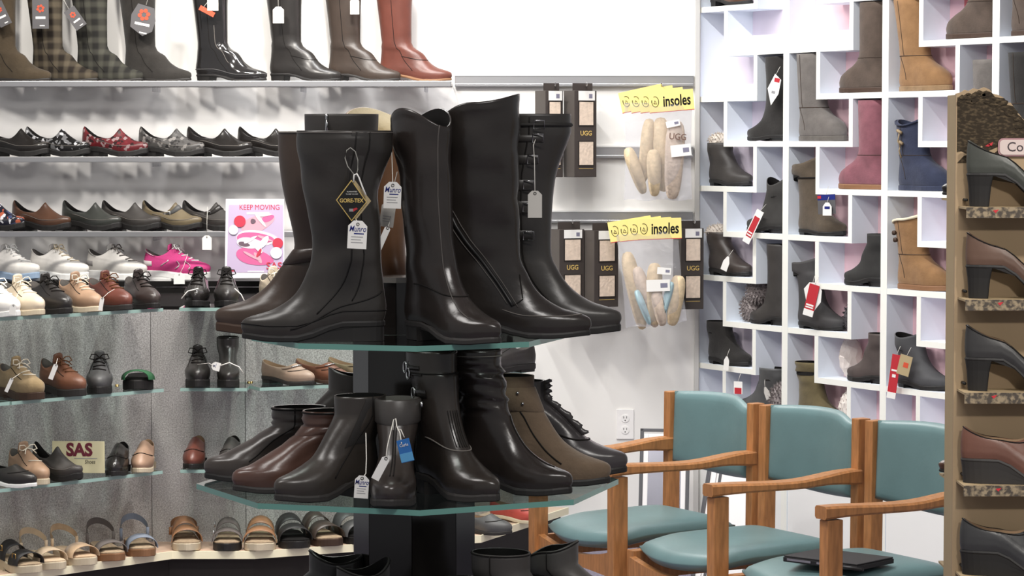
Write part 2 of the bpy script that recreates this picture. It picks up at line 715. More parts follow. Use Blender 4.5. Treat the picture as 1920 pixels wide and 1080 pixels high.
def boot(name, loc, yaw, label, group, up, L=.27, Hs=.36, xb=-.018, xf=.132, w=.055, hh=.022, T=.008, so=RUB_BLACK, he=None,
         top=(0, 0, 0), bulk=1.0, an=None, n=28, sub=4, lining=None, wr=0.0, wrf=70, wr0=.08, hl=.075, taper=.92, cat='boot', e=.86, seams=True, front=0.0, wr1=9.0, mid=None):
    s = Shoe(boot_keys(L, Hs, xb, xf, w, bulk, an, top, mid, e), L, hh, T, .005, wr, wrf, wr0, wr1)
    r = root(name, label, cat, group, loc, yaw)
    finish(s, r, up, so, he, n, sub, lining, hl, taper, front=front)
    r['_shoe'] = 0
    SHOES[r.name] = s
    if seams:
        s.seam(-pi / 2, 2.2, s.nk - .05, SEAMD, r)
        s.ringline(s.nk - .08, SEAMD, r)
    return r


SHOES = {}


def ugg(loc, yaw, label, group, up, so, Hs=.3, L=.265, name='sheepskin_boot', cuff=None, seamc=None, lean=0.0, top=(0, 0, 0), slouch=0.0):
    k = [(0, 0, 0, .002, L - .002, .046, 1, .8),
         (.020, .020, .018, -.002, L + .001, .050, 1, .8),
         (.045, .045, .042, -.001, L - .012, .051, 1, .84),
         (.066, .066, .064, .001, L - .045, .050, .9, .9),
         (.086, .086, .086, .003, L - .088, .049, .7, 1),
         (.112, .112, .112, .005, .148, .048, .3, 1),
         (.145, .145, .145, .004, .138, .048, 0, 1)]
    if Hs > .19:
        k.append(((Hs + .145) / 2,) * 3 + (-.002 + lean * .4, .139 + lean * .4, .052, 0, 1))
    k.append((Hs + top[0], Hs + top[1], Hs + top[2], -.008 + lean, .142 + lean, .054, 0, 1))
    s = Shoe(k, L, 0, .018, .002, slouch, 90, .1)
    r = root(name, label, 'boot', group, loc, yaw)
    finish(s, r, up, so, False, 28, 4, cuff or LIN_TAN, off=.004, thick=.008)
    SHOES[r.name] = s
    seamc = seamc or mat('sheepskin_seam', (74, 62, 54), .9, .1)
    s.ringline(5.0, seamc, r, .0013)
    s.seam(-2.0, 1.2, 5.0, seamc, r, .0013, t1=-2.15)
    s.seam(-pi / 2 - .2, 5.0, s.nk - .05, seamc, r, .0011)
    if cuff:
        s.band(s.nk - .18, s.nk + .0, cuff, r, .006, 'cuff_trim')
    return r


def clog(loc, yaw, label, group, up, so=RUB_BLACK, L=.26, name='clog', strap=None, buckle=None, cat='clog', hi=1.0):
    k = [(0, 0, 0, .003, L - .003, .041, 1, .82),
         (.015, .014, .011, 0, L, .046, 1, .82),
         (.032 * hi, .024, .024, 0, L - .010, .047, 1, .84),
         (.050 * hi, .031, .037, .001, L - .040, .045, 1, .9),
         (.064 * hi, .034, .054, .002, L - .076, .042, .9, .95),
         (.073 * hi, .035, .072, .004, L - .104, .037, .8, 1),
         (.079 * hi, .035, .088, .008, L - .122, .030, .7, 1)]
    s = Shoe(k, L, .020, .020, .014)
    s.pk = 3.2
    r = root(name, label, cat, group, loc, yaw)
    finish(s, r, up, so, None, 28, 4, LIN_TAN if up in (TANL,) else LIN_BLACK, hl=.095, taper=.97, off=.004)
    SHOES[r.name] = s
    s.ringline(2.0, SEAMG, r, .0011, t0=-2.0, t1=2.0)
    if strap:
        sb = s.band(4.6, 5.5, strap, r, .003, 'strap', t0=-1.25, t1=1.25)
        b = s.pt(5.0, -1.0, .006)
        tube('buckle', [b + Vector((x, 0, z)) for x, z in ((-.012, -.009), (.012, -.009), (.012, .009), (-.012, .009), (-.012, -.009))], .0016, buckle or METAL, sb)
    return r


def tongue(s, r, m, h=.022):
    c = s.pt(s.nk, 0, -.002)
    V, Fc = [], []
    for j in range(5):
        q = j / 4
        for i in range(7):
            y = (i / 6 - .5) * (.044 - .010 * q)
            V.append(c + Vector((-.012 * q - .004 * (2 * i / 6 - 1) ** 2 - .012 * (1 - q), y, h * q - .010 * (1 - q) - .006 * (2 * i / 6 - 1) ** 2)))
    n = len(V)
    V += [v + Vector((-.005, 0, -.001)) for v in V]
    for j in range(4):
        for i in range(6):
            a = j * 7 + i
            Fc.append([a, a + 1, a + 8, a + 7])
            Fc.append([n + a, n + a + 7, n + a + 8, n + a + 1])
    ed = list(range(7)) + [7 * j + 6 for j in range(1, 5)] + list(range(33, 27, -1)) + [7 * j for j in range(3, 0, -1)]
    for a, b in zip(ed, ed[1:] + ed[:1]):
        Fc.append([a, n + a, n + b, b])
    return obj('tongue', V, Fc, m, r, smooth=True)


def oxford(loc, yaw, label, group, up, so, lace, L=.275, name='lace_up_shoe', T=.020, hh=.010, Hs=1.0, cat='shoe', rows=4, bow=True, lining=None, wide=1.0):
    k = [(0, 0, 0, .003, L - .003, .042 * wide, 1, .8),
         (.016, .016, .014, 0, L, .047 * wide, 1, .8),
         (.034, .032, .030, -.001, L - .006, .048 * wide, 1, .83),
         (.050, .042, .047, .001, L - .030, .046 * wide, 1, .9),
         (.062 * Hs, .049, .062, .003, L - .070, .043 * wide, .9, .95),
         (.072 * Hs, .054, .078, .006, L - .108, .039 * wide, .75, 1),
         (.080 * Hs, .058, .094, .008, L - .142, .034 * wide, .6, 1)]
    s = Shoe(k, L, hh, T, .006)
    r = root(name, label, cat, group, loc, yaw)
    finish(s, r, up, so, None, 28, 4, lining or LIN_GREY, hl=.085, taper=.96, off=.004)
    SHOES[r.name] = s
    s.laces(lace, r, 4.0, 5.9, rows, .5, .0024, bow)
    tongue(s, r, up)
    s.seam(-.85, 3.2, 6, SEAMD, r, .0012)
    s.seam(.85, 3.2, 6, SEAMD, r, .0012)
    return r


def sneaker(loc, yaw, label, group, up, so, lace, trim=None, L=.28, stripes=None, toe_cap=None):
    k = [(0, 0, 0, .004, L - .006, .041, 1, .8),
         (.016, .016, .014, 0, L, .046, 1, .8),
         (.034, .032, .028, -.002, L - .006, .047, 1, .83),
         (.052, .042, .044, .000, L - .034, .045, 1, .9),
         (.066, .050, .060, .003, L - .075, .042, .9, .95),
         (.078, .055, .078, .006, L - .115, .038, .75, 1),
         (.088, .060, .100, .006, L - .155, .034, .5, 1)]
    s = Shoe(k, L, .012, .024, .008)
    r = root('sneaker', label, 'sneaker', group, loc, yaw)
    finish(s, r, up, so, False, 28, 4, LIN_GREY, off=.005)
    # midsole wedge under the raised heel
    s.heel(so, r, .13, 1.0, .004, name='midsole')
    SHOES[r.name] = s
    s.laces(lace, r, 3.6, 5.9, 5, .5, .003)
    tongue(s, r, up, .013)
    if trim:
        s.band(5.2, 6.0, trim, r, .003, 'collar', t0=pi / 2 + .3, t1=3 * pi / 2 - .3)
        s.band(1.2, 2.4, trim, r, .002, 'heel_counter', t0=pi - .9, t1=pi + .9)
    if stripes:
        for a in (-1.9, -1.55, -1.2):
            for sg in (-1, 1):
                v = []
                for j in range(7):
                    q = j / 6
                    v.append(s.pt(1.2 + 2.6 * q, sg * (abs(a) - .12 * q + .55 * q * 0 - .25 * q), .0015))
                tube('side_stripe', v, .004, stripes, r, ns=6, flat=.25)
    return r


def loafer(loc, yaw, label, group, up, so, L=.255, hi=1.0, bit=None, name='loafer', T=.012, hh=.012, seamc=SEAMD, vamp=.088, pitch=0.0, strap=None, rise=1.0):
    k = [(0, 0, 0, .003, L - .003, .038, 1, .82),
         (.014, .014, .012, 0, L, .042, 1, .82),
         (.030 * hi, .026, .026, 0, L - .007, .0425, 1, .86),
         (.044 * hi, .034, .040 * rise, .001, L - .032, .041, 1, .92),
         (.054 * hi, .038, .052 * rise, .003, L - .062, .038, .9, .97),
         (.060 * hi, .040, .064 * rise, .006, L - vamp, .034, .85, 1)]
    s = Shoe(k, L, hh, T, .006)
    r = root(name, label, 'shoe', group, loc, yaw)
    finish(s, r, up, so, None, 28, 4, LIN_TAN if up not in (BLK, BLKG, BLKM) else LIN_BLACK, hl=.07, taper=.95)
    SHOES[r.name] = s
    s.ringline(3.3, seamc, r, .0016, t0=-1.1, t1=1.1)
    if bit:
        s.band(4.2, 4.75, strap or up, r, .003, 'strap', t0=-1.2, t1=1.2)
        s.ringline(4.5, bit, r, .0026, 'metal_bit', off=.006, t0=-.65, t1=.65)
    return r


def pump(loc, yaw, label, group, up, so=RUB_BLACK, L=.235, hh=.056, name='heeled_pump', wedge=False, tongue=False, hl=.048, taper=.74):
    if tongue:
        k = [(0, 0, 0, .002, L - .003, .034, 1, .82), (.014, .013, .011, 0, L, .038, 1, .84), (.030, .024, .022, 0, L - .012, .038, 1, .88),
             (.044, .032, .036, .001, L - .045, .036, .95, .95), (.054, .036, .052, .003, L - .080, .033, .9, 1), (.060, .038, .070, .005, L - .108, .029, .8, 1)]
    else:
        k = [(0, 0, 0, .002, L - .003, .034, 1, .84), (.014, .012, .010, 0, L, .038, 1, .86), (.030, .022, .019, 0, L - .012, .038, 1, .9),
             (.048, .027, .028, .001, L - .036, .0365, 1, .95), (.062, .032, .050, .003, L - .066, .034, 1, 1)]
    s = Shoe(k, L, hh, .005, .006)
    r = root(name, label, 'shoe', group, loc, yaw)
    finish(s, r, up, so, None, 32, 5, LIN_TAN, hl=.15 if wedge else hl, taper=.94 if wedge else taper, off=.002, depth=.03)
    SHOES[r.name] = s
    s.ringline(len(k) - 1.12, SEAMD, r, .0012)
    if tongue:
        s.seam(-.6, 2.0, 5.0, SEAMD, r, .0012)
        s.seam(.6, 2.0, 5.0, SEAMD, r, .0012)
        b = s.pt(4.3, -.5, .002)
        tube('button', [b + Vector((0, .002, 0)), b + Vector((0, -.004, 0))], .007, SEAMD, r, ns=10)
    return r


def sandal(loc, yaw, label, group, foot_m, sole_m, straps, strap_m, L=.255, T=.026, name='sandal', buckle=None, back=None, thong=False, tilt=0.0, wide=1.0):
    """straps: list of (x0, x1, height) bands over the foot, x from heel"""
    wide *= 1.22
    k = [(0, 0, 0, .002, L - .002, .042 * wide, 1, .82), (.01, .01, .01, 0, L, .044 * wide, 1, .82)]
    s = Shoe(k, L, .012, T, .006)
    r = root(name, label, 'sandal', group, loc, yaw)
    s.sole(sole_m, r, .003)
    s.heel(sole_m, r, .11, 1.0, .002, name='heel_wedge')
    ol = s.outline(.0)
    n = len(ol)
    v = [Vector((x - L / 2, y, s.lift(x) + T + .001)) for x, y in ol] + [Vector((x - L / 2, y, s.lift(x) + T + .005)) for x, y in ol]
    f = [list(range(n))[::-1], list(range(n, 2 * n))]
    for i in range(n):
        j = (i + 1) % n
        f.append([i, j, j + n, i + n])
    obj('footbed', v, f, foot_m, r)

    def bandmesh(nm, x0, x1, h, m, skew=0.0, th=.0025):
        V, Fc = [], []
        na = 14
        for ring, (xx, o) in enumerate(((x0, 0), (x0, th), (x1, th), (x1, 0))):
            for i in range(na + 1):
                a = pi * i / na
                wy = .046 * wide * foot(xx / L)
                hf = h * (1.0 if xx == x0 else .86)
                V.append(Vector((xx - L / 2 + skew * cos(a), (wy + o) * cos(a), s.lift(xx) + T + .002 + (hf + o) * abs(sin(a)) ** .8)))
        for q in range(4):
            q2 = (q + 1) % 4
            for i in range(na):
                Fc.append([q * (na + 1) + i, q * (na + 1) + i + 1, q2 * (na + 1) + i + 1, q2 * (na + 1) + i])
        return obj(nm, V, Fc, m, r, smooth=True)
    for x0, x1, h in straps:
        sb = bandmesh('strap', x0, x1, h, strap_m)
        if buckle:
            xx = (x0 + x1) / 2
            c = Vector((xx - L / 2, -.036 * wide, s.lift(xx) + T + h * .72))
            tube('buckle', [c + Vector((dx, -.004, dz)) for dx, dz in ((-.011, -.009), (.011, -.009), (.011, .009), (-.011, .009), (-.011, -.009))], .0022, buckle, sb)
    if thong:
        for sg in (-1, 1):
            pts = []
            for i in range(9):
                q = i / 8
                pts.append(Vector((L * .74 - L * .40 * q - L / 2, sg * .040 * wide * q ** .8, s.lift(L * .6) + T + .004 + .035 * sin(pi * min(1, q * 1.05)) ** .7 + .004 * (1 - q))))
            tube('strap', pts, .007, strap_m, r, ns=8, flat=.45)
    if back:
        pts = []
        for i in range(17):
            a = -pi / 2 - pi * i / 16
            pts.append(Vector((.055 + .055 * cos(a) - L / 2, .040 * wide * sin(a), s.lift(.03) + T + back * (.55 + .45 * abs(cos(a))) * 1.0)))
        V, Fc = [], []
        for q in pts:
            V += [q + Vector((0, 0, -.011)), q + Vector((0, 0, .011)), q * 1.0 + Vector((.004, 0, .011)), q + Vector((.004, 0, -.011))]
        for i in range(len(pts) - 1):
            for kk in range(4):
                k2 = (kk + 1) % 4
                Fc.append([i * 4 + kk, i * 4 + k2, i * 4 + 4 + k2, i * 4 + 4 + kk])
        Fc += [[0, 1, 2, 3], [len(V) - 1, len(V) - 2, len(V) - 3, len(V) - 4]]
        obj('heel_strap', V, Fc, strap_m, r, smooth=False)
        for sg in (-1, 1):
            tube('strap_riser', [Vector((.055 - L / 2, sg * .040 * wide, s.lift(.05) + T)), Vector((.055 - L / 2, sg * .040 * wide, s.lift(.05) + T + back * .56))], .006, strap_m, r)
    if tilt:
        r.rotation_euler[1] = R(tilt)
    return r


def furblob(name, pts, m, parent=None, seed=1, spikes=900, ln=.012):
    """shaggy pile: a lumpy body with short tufts, one mesh"""
    rnd = random.Random(seed)
    bm = bmesh.new()
    for c, r_ in pts:
        g = bmesh.ops.create_icosphere(bm, subdivisions=3, radius=1.0)
        for v in g['verts']:
            nz = v.co.copy()
            v.co = Vector(c) + Vector((nz.x * r_[0], nz.y * r_[1], nz.z * r_[2])) * (1 + .10 * sin(nz.x * 9 + seed) * sin(nz.y * 8 + 2) * cos(nz.z * 9))
    base = [(v.co.copy(), v.normal.copy()) for v in bm.verts]
    bm.normal_update()
    vs = list(bm.verts)
    for _ in range(spikes):
        v = rnd.choice(vs)
        nrm = (v.normal + Vector((rnd.uniform(-.7, .7), rnd.uniform(-.7, .7), rnd.uniform(-.9, .4)))).normalized()
        s = nrm.cross(Vector((.3, .2, 1))).normalized() * ln * .22
        q = nrm.cross(s).normalized() * ln * .22
        p = v.co - nrm * .002
        a = bm.verts.new(p + s)
        b = bm.verts.new(p - s)
        c_ = bm.verts.new(p + q)
        t = bm.verts.new(p + nrm * ln * rnd.uniform(.6, 1.3))
        bm.faces.new((a, b, t))
        bm.faces.new((b, c_, t))
        bm.faces.new((c_, a, t))
    bm.verts.index_update()
    v = [x.co.copy() for x in bm.verts]
    f = [[x.index for x in fa.verts] for fa in bm.faces]
    bm.free()
    return obj(name, v, f, m, parent, smooth=False)


CARD = mat('tag_card', (238, 236, 230), 0.8, 0.2)
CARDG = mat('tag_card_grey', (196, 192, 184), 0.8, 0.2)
STRING = mat('tag_string', (222, 218, 208), 0.8, 0.2)
INK = mat('ink_black', (30, 28, 28), 0.8, 0.1)
INKB = mat('ink_blue', (38, 48, 130), 0.8, 0.1)
INKG = mat('ink_grey', (150, 150, 152), 0.8, 0.1)
TAGRED = mat('tag_red', (206, 40, 50), 0.6, 0.3)
TAGGREY = mat('tag_grey', (92, 90, 92), 0.6, 0.3)
TAGORANGE = mat('tag_orange', (226, 78, 46), 0.6, 0.3)
TAGTAN = mat('tag_kraft', (182, 160, 116), 0.8, 0.2)
TAGBLUE = mat('tag_blue', (40, 110, 190), 0.5, 0.3)
TAGBLACK = mat('tag_black', (26, 25, 24), 0.6, 0.3)
GOLD = mat('gold_print', (214, 178, 90), 0.5, 0.4)


def price_tag(loc, label, w_, h, yaw=0.0, roll=0.0, m=CARD, string=None, script=None, lines=0, group=None, name='price_tag', clip=.28, cat='price tag', tilt=0.0, small=None):
    """loc = card centre in the world; string = list of world points the cord runs through"""
    r = empty(name, loc, 0, label, cat, group)
    r.rotation_euler = (R(tilt), R(roll), R(yaw))
    c = w_ * clip
    pts = [(-w_ / 2, -h / 2), (w_ / 2, -h / 2), (w_ / 2, h / 2 - c), (w_ / 2 - c, h / 2), (-w_ / 2 + c, h / 2), (-w_ / 2, h / 2 - c)]
    prism_xz('card', pts, -.0005, .0005, m, r)
    tube('eyelet', [(.0025 * cos(a), -.0008, h / 2 - c * .7 + .0025 * sin(a)) for a in [2 * pi * i / 10 for i in range(11)]], .0006, INK, r, ns=4)
    if script:
        text('lettering', script, h * .30, INKB, r, (0, -.0008, h * .20), shear=.25, bold=h * .0015, sx=.74)
        box('printed_line', -w_ * .18, w_ * .34, -.0008, -.0005, h * .015, h * .055, INKB, r)
    for i in range(lines):
        box('printed_line', -w_ * .32, w_ * (.3 - .1 * (i % 2)), -.0008, -.0005, -h * (.08 + .1 * i) - h * .012, -h * (.08 + .1 * i) + h * .012, INKG, r)
    if string:
        M = Matrix.Translation(Vector(loc)) @ r.rotation_euler.to_matrix().to_4x4()
        inv = M.inverted()
        pts = [inv @ Vector(p) for p in string] + [Vector((0, -.0008, h / 2 - c * .7))]
        tube('string', pts, .0009, STRING, r, ns=5)
    return r


# ------------------------------------------------------------------ the room
WALLM = mat('wall_paint', (238, 236, 232), 0.85, 0.2, bump=0.02, bscale=200)
CEILM = mat('ceiling_paint', (225, 224, 220), 0.9, 0.2)
CARPET = mat('carpet_lilac_grey', (128, 122, 138), 0.95, 0.1, bump=0.4, bscale=260, var=0.2, vscale=90)
STEEL = mat('rail_aluminium', (186, 186, 188), 0.32, 0.5, metal=0.85)
WY = 11.0
structure(box('floor', -4.5, 4.5, 0.4, WY + .4, -.06, 0, CARPET))
structure(box('ceiling', -4.5, 4.5, 0.4, WY + .4, 3.5, 3.58, CEILM))
structure(box('wall_back', -4.5, .775, WY, WY + .12, 0, 3.5, WALLM))
structure(box('baseboard_back', -.2, .765, WY - .014, WY, 0, .10, mat('baseboard_paint', (196, 196, 198), 0.6, 0.3), bev=.003))
structure(box('trim_1', .752, .772, WY - .022, WY - .0, 0, 3.0, mat('corner_trim', (205, 203, 198), 0.5, 0.3), bev=.003))

# slatwall rails (three aluminium rails with a lip each)
for z, x0, x1, lab in ((1.905, -.235, .745, 'long aluminium slat rail level with the clear boot shelf'),
                       (1.612, -.235, .745, 'aluminium slat rail running behind the upper insole packs'),
                       (1.345, -.235, .745, 'aluminium slat rail carrying the lower row of insole packs')):
    r = empty('slat_rail', ((x0 + x1) / 2, WY, z), 0, lab, 'wall rail', 'slat rails')
    hw = (x1 - x0) / 2
    box('rail', -hw, hw, -.018, -.0, -.02, .02, STEEL, r, bev=.003)
    box('rail_lip', -hw, hw, -.026, -.012, -.026, -.014, STEEL, r, bev=.002)
    box('rail_cap', -hw, hw, -.022, -.0, .018, .024, mat('rail_white', (232, 232, 230), .4, .4), r)

# clear shelves on the upper wall
ACRYL = glassmat('acrylic_clear', (0.90, 0.90, 0.91, 1), 1.3, 0.06)
ACRED = mat('acrylic_edge', (176, 172, 172), 0.22, 0.6, var=.25, vscale=9)


def faced_box(name, x0, x1, y0, y1, z0, z1, mf, me, parent=None, **k):
    v, f = boxvf(x0, x1, y0, y1, z0, z1)
    return obj(name, v, f, [mf, me], parent, midx=[0, 0, 1, 1, 1, 1], **k)


BLAM_ = mat('laminate_black', (22, 20, 19), 0.8, 0.15)
SHELFZ = {1: 1.895, 2: 1.592, 3: 1.292, 4: 1.092}
SHNAME = {1: 'clear shelf carrying the row of tall boots', 2: 'clear shelf under the top row of clogs',
          3: 'clear shelf under the second row of clogs and mules', 4: 'clear shelf under the white and pink sneakers'}
for i, z in SHELFZ.items():
    x1 = xof(846, 10.72) if i < 4 else xof(800, 10.72)
    r = empty('wall_shelf', (-1.4, WY, z), 0, SHNAME[i], 'shelf', 'clear wall shelves')
    faced_box('shelf_plate', -1.1, x1 + 1.4, -.28, -.004, -.016, 0, ACRYL, ACRED, r)
    box('front_rail', -1.1, x1 + 1.4, -.286, -.279, -.022, .001, STEEL if i < 4 else BLAM_, r, bev=.002)
    for bx in (-.75, -.05, .55, 1.05):
        if bx < x1 + 1.3:
            prism_xz('bracket', [(bx - .005, -.018), (bx + .005, -.018), (bx + .005, -.04), (bx - .005, -.04)], -.2, -.004, ACRYL, r)

# ------------------------------------------------------------------ curved lower display unit
GRAN = mat('glitter_panel', (150, 146, 143), 0.55, 0.5)
nt = GRAN.node_tree
b_ = nt.nodes['Principled BSDF']
tc = nt.nodes.new('ShaderNodeTexCoord')
n1 = nt.nodes.new('ShaderNodeTexNoise'); n1.inputs['Scale'].default_value = 210; n1.inputs['Detail'].default_value = 6; n1.inputs['Roughness'].default_value = .8
nt.links.new(tc.outputs['Object'], n1.inputs['Vector'])
rp = nt.nodes.new('ShaderNodeValToRGB')
rp.color_ramp.elements[0].position = .36; rp.color_ramp.elements[0].color = lin((128, 123, 120))
rp.color_ramp.elements[1].position = .66; rp.color_ramp.elements[1].color = lin((226, 224, 221))
nt.links.new(n1.outputs['Fac'], rp.inputs['Fac'])
nt.links.new(rp.outputs['Color'], b_.inputs['Base Color'])
BLAM = mat('laminate_black', (22, 20, 19), 0.8, 0.15)
BASEB = mat('plinth_black', (38, 33, 30), 0.6, 0.3)
LEDGEM = mat('ledge_pale_wood', (222, 186, 158), 0.45, 0.4)
LEDGEE = mat('ledge_edge_cream', (255, 246, 208), 0.5, 0.3)
GEDGE = mat('glass_edge_green', (150, 186, 176), 0.2, 0.6)
GFACE = glassmat('glass_sheet', (0.86, 0.92, 0.90, 1), 1.4, 0.03)

BAYPX = [(-90, 8.90), (320, 9.58), (476, 9.58), (900, 9.97), (1064, 10.74)]
BAY = [Vector((xof(p, d, .7), d)) for p, d in BAYPX]
SEG = [(BAY[i], BAY[i + 1]) for i in range(4)]
NRM = []
for a, b in SEG:
    t = (b - a).normalized()
    NRM.append(Vector((t.y, -t.x)))   # towards the camera


def bay_front(px, z):
    """world XY where the column px meets the shelf-front polyline at height z, plus segment index"""
    k = (px - 960) / F
    for i, (a, b) in enumerate(SEG):
        # x = k*(y*cosp+(H-z)*sinp)
        kk, cc = k * cos(PITCH), k * (H - z) * sin(PITCH)
        d = b - a
        den = d.x - kk * d.y
        t = (kk * a.y + cc - a.x) / den
        if t <= 1.0001 or i == 3:
            return a + d * t, i
    return SEG[3][1], 3


def poly_off(off):
    """polyline offset backwards (away from camera) by off"""
    out = []
    for i, p in enumerate(BAY):
        ns = [NRM[j] for j in (i - 1, i) if 0 <= j < 4]
        n = sum(ns, Vector((0, 0)))
        n = n / (n.length_squared if len(ns) == 2 else 1) * (2 if len(ns) == 2 else 1)
        if len(ns) == 2:
            n = (ns[0] + ns[1]) / (1 + ns[0].dot(ns[1]))
        out.append(p - n * off)
    return out


back = poly_off(.24)
back2 = poly_off(.275)
fr = poly_off(0)
TOPZ = 1.046
unit = empty('display_unit', (back[1].x, back[1].y, 0), 0, 'curved grey glitter-panelled display unit with black plinth along the back wall', 'display unit')
U0 = Vector((back[1].x, back[1].y))
for i in range(4):
    q = [back[i], back[i + 1], back2[i + 1], back2[i]]
    g = .0012
    t = (back[i + 1] - back[i]).normalized() * g
    q = [q[0] + t, q[1] - t, q[2] - t, q[3] + t]
    prism_xy('panel', [tuple(p - U0) for p in q], .172, TOPZ - .012, GRAN, unit)
    # ledge and plinth, one length per panel
    q = [fr[i], fr[i + 1], back[i + 1], back[i]]
    prism_xy('ledge', [tuple(p - U0) for p in q], .150, .172, LEDGEM, unit)
    q = [poly_off(-.006)[i], poly_off(-.006)[i + 1], poly_off(.0)[i + 1], poly_off(.0)[i]]
    prism_xy('ledge_edge', [tuple(p - U0) for p in q], .146, .174, LEDGEE, unit)
    q = [poly_off(.03)[i], poly_off(.03)[i + 1], back[i + 1], back[i]]
    prism_xy('plinth', [tuple(p - U0) for p in q], 0, .149, BASEB, unit)
deck = [tuple(p - U0) for p in back] + [(back[-1].x - U0.x, WY - .3 - U0.y), (back[0].x - U0.x, WY - .3 - U0.y)]
prism_xy('top_deck', deck, TOPZ - .012, TOPZ, BLAM, unit)
box('fascia', back[0].x - U0.x, back[-1].x - U0.x, WY - .30 - U0.y, WY - .288 - U0.y, TOPZ, SHELFZ[4] - .024, BLAM, unit)

# glass shelves of the curved unit: (px0, px1, z, label)
GLASSZ = {5: 1.056, 6: .766, 7: .470}
glist = [(-75, 306, 5, 'long green-edged glass shelf under the oxford row on the angled left panel'),
         (336, 456, 5, 'short glass shelf under the two black oxfords'),
         (490, 860, 5, 'glass shelf on the right panel mostly hidden behind the boots'),
         (-75, 18, 6, 'cut-off glass shelf at the left edge in the middle tier'),
         (22, 307, 6, 'glass shelf under the tan and brown lace-ups and green sandal'),
         (338, 463, 6, 'short glass shelf under the black shoe and ankle boot pair'),
         (487, 860, 6, 'glass shelf under the beige and brown loafers'),
         (905, 1000, 6, 'glass shelf end glimpsed beside the slouchy black boot in the middle tier'),
         (-75, 58, 7, 'glass shelf under the black and white shoe in the lower tier'),
         (62, 305, 7, 'glass shelf under the cream sign and the slip-ons'),
         (338, 462, 7, 'short glass shelf under the red-brown and black slip-ons'),
         (487, 860, 7, 'glass shelf hidden behind the ankle boots in the lower tier'),
         (930, 1062, 7, 'glass shelf end glimpsed beside the ruffled boot in the lower tier')]
for p0, p1, row, lab in glist:
    z = GLASSZ[row]
    a, i = bay_front(p0, z)
    b, j = bay_front(p1, z)
    mid, si = bay_front((p0 + p1) / 2, z)
    n = NRM[si]
    aa, bb = a - n * .236, b - n * .236
    o3 = Vector((mid.x, mid.y, z))
    pts = [tuple(q - mid) for q in (a, b, bb, aa)]
    o = prism_xy('glass_shelf', pts, -.012, 0, GFACE)
    o.data.materials.append(GEDGE)
    for k, p in enumerate(o.data.polygons):
        p.material_index = 0 if k < 2 else 1
    o.location = o3
    tag(o, lab, 'glass shelf', 'glass shelves of the curved unit')
    for q in (a.lerp(b, .06).lerp(aa.lerp(bb, .06), .93), a.lerp(b, .94).lerp(aa.lerp(bb, .94), .93)):
        c = Vector((q.x - mid.x, q.y - mid.y))
        tube('shelf_pin', [(c.x, c.y, .004), (c.x, c.y, -.022)], .007, BRASS, o, ns=8)


def bay_place(px, row, back_off=.115, yaw=0):
    z = {5: 1.056, 6: .766, 7: .470, 8: .172}[row]
    # the pixel column is met at the shoe's own distance
    p, i = bay_front(px, z)
    q = p - NRM[i] * back_off
    k = xof(px, q.y, z)
    return (k, q.y, z + .0005)


# ------------------------------------------------------------------ white cubby wall
CUB = mat('cubby_white', (233, 241, 250), 0.7, 0.25)
CUBE = mat('cubby_front_edge', (242, 242, 232), 0.6, 0.3)
CO = Vector((.770, WY - .0, 0))
CA = math.atan2(-.863, .506)
CU = Vector((cos(CA), sin(CA), 0))
CN = Vector((-sin(CA) * -1, cos(CA) * -1, 0))  # placeholder, fixed below
CN = Vector((-.863, -.506, 0)).normalized()
cub = empty('cubby_unit', tuple(CO), CA, 'white staggered cubby unit displaying sheepskin boots on the right wall', 'shelf unit')
CP, CD, CZ = .62, .125, .3655
S0 = -.018
Z0 = .730 - .3655


def frontbox(name, x0, x1, z0, z1, d=CD):
    """panel with a front edge band; local y runs into the wall"""
    v, f = boxvf(x0, x1, 0, d, z0, z1)
    return obj(name, v, f, [CUB, CUBE], cub, midx=[0, 0, 1, 0, 0, 0])


pink = {0: (240, 226, 242), 1: (252, 206, 214), 2: (250, 202, 212), 3: (244, 210, 220)}
for c in range(4):
    x0 = S0 + c * CP
    box('back_panel', x0, x0 + CP, CD, CD + .012, 0, 2.93, mat('cubby_back_%d' % c, pink[c], 0.7, 0.25, var=.03, vscale=3), cub)
    frontbox('upright', x0 - (.0 if c == 0 else .019), x0 + .019, 0, 2.93)
    v_, f_ = boxvf(x0 + .02, x0 + CP - .02, .004, .018, .02, .40)
    obj('base_door', v_, f_, mat('base_door_white', (240, 240, 236), .6, .3), cub)
    frontbox('base_shelf', x0 + .02, x0 + CP - .02, .401, .424)
    for lv in range(-1, 7):
        zf = Z0 + lv * CZ            # full level
        zl, zr = (zf, zf + CZ / 2) if c % 2 == 0 else (zf + CZ / 2, zf)
        zr2 = zr if c % 2 == 0 else zf
        xa, xb = x0 + .02, x0 + CP - .02
        t1, t2 = x0 + CP / 3, x0 + 2 * CP / 3
        for side, zz in (('l', zl), ('r', zr2)):
            if zz < .42 or zz > 2.8:
                continue
            top = zz + CZ / 2 - .010
            if side == 'l':
                frontbox('shelf', xa, t2 + .012, zz - .011, zz + .011)
                frontbox('divider', t2 - .012, t2 + .012, zz + .011, top)
            else:
                frontbox('shelf', t1 - .012, xb, zz - .011, zz + .011)
                frontbox('divider', t1 - .012, t1 + .012, zz + .011, top)
# red and lilac stripes printed on the third column's back
for q, (a, wd, cc) in enumerate(((.30, .05, (236, 120, 124)), (.535, .03, (220, 80, 96)), (.575, .02, (70, 80, 190)))):
    box('printed_stripe', S0 + 2 * CP + a, S0 + 2 * CP + a + wd, CD - .0015, CD, .9, 2.93, mat('stripe_%d' % q, cc, .7, .2), cub)
frontbox('upright', S0 + 4 * CP - .019, S0 + 4 * CP + .019, 0, 2.93)
wr_ = box('wall_right', -.15, 3.2, CD + .013, CD + .14, 0, 3.5, WALLM)
wr_.location = CO
wr_.rotation_euler = (0, 0, CA)
structure(wr_)


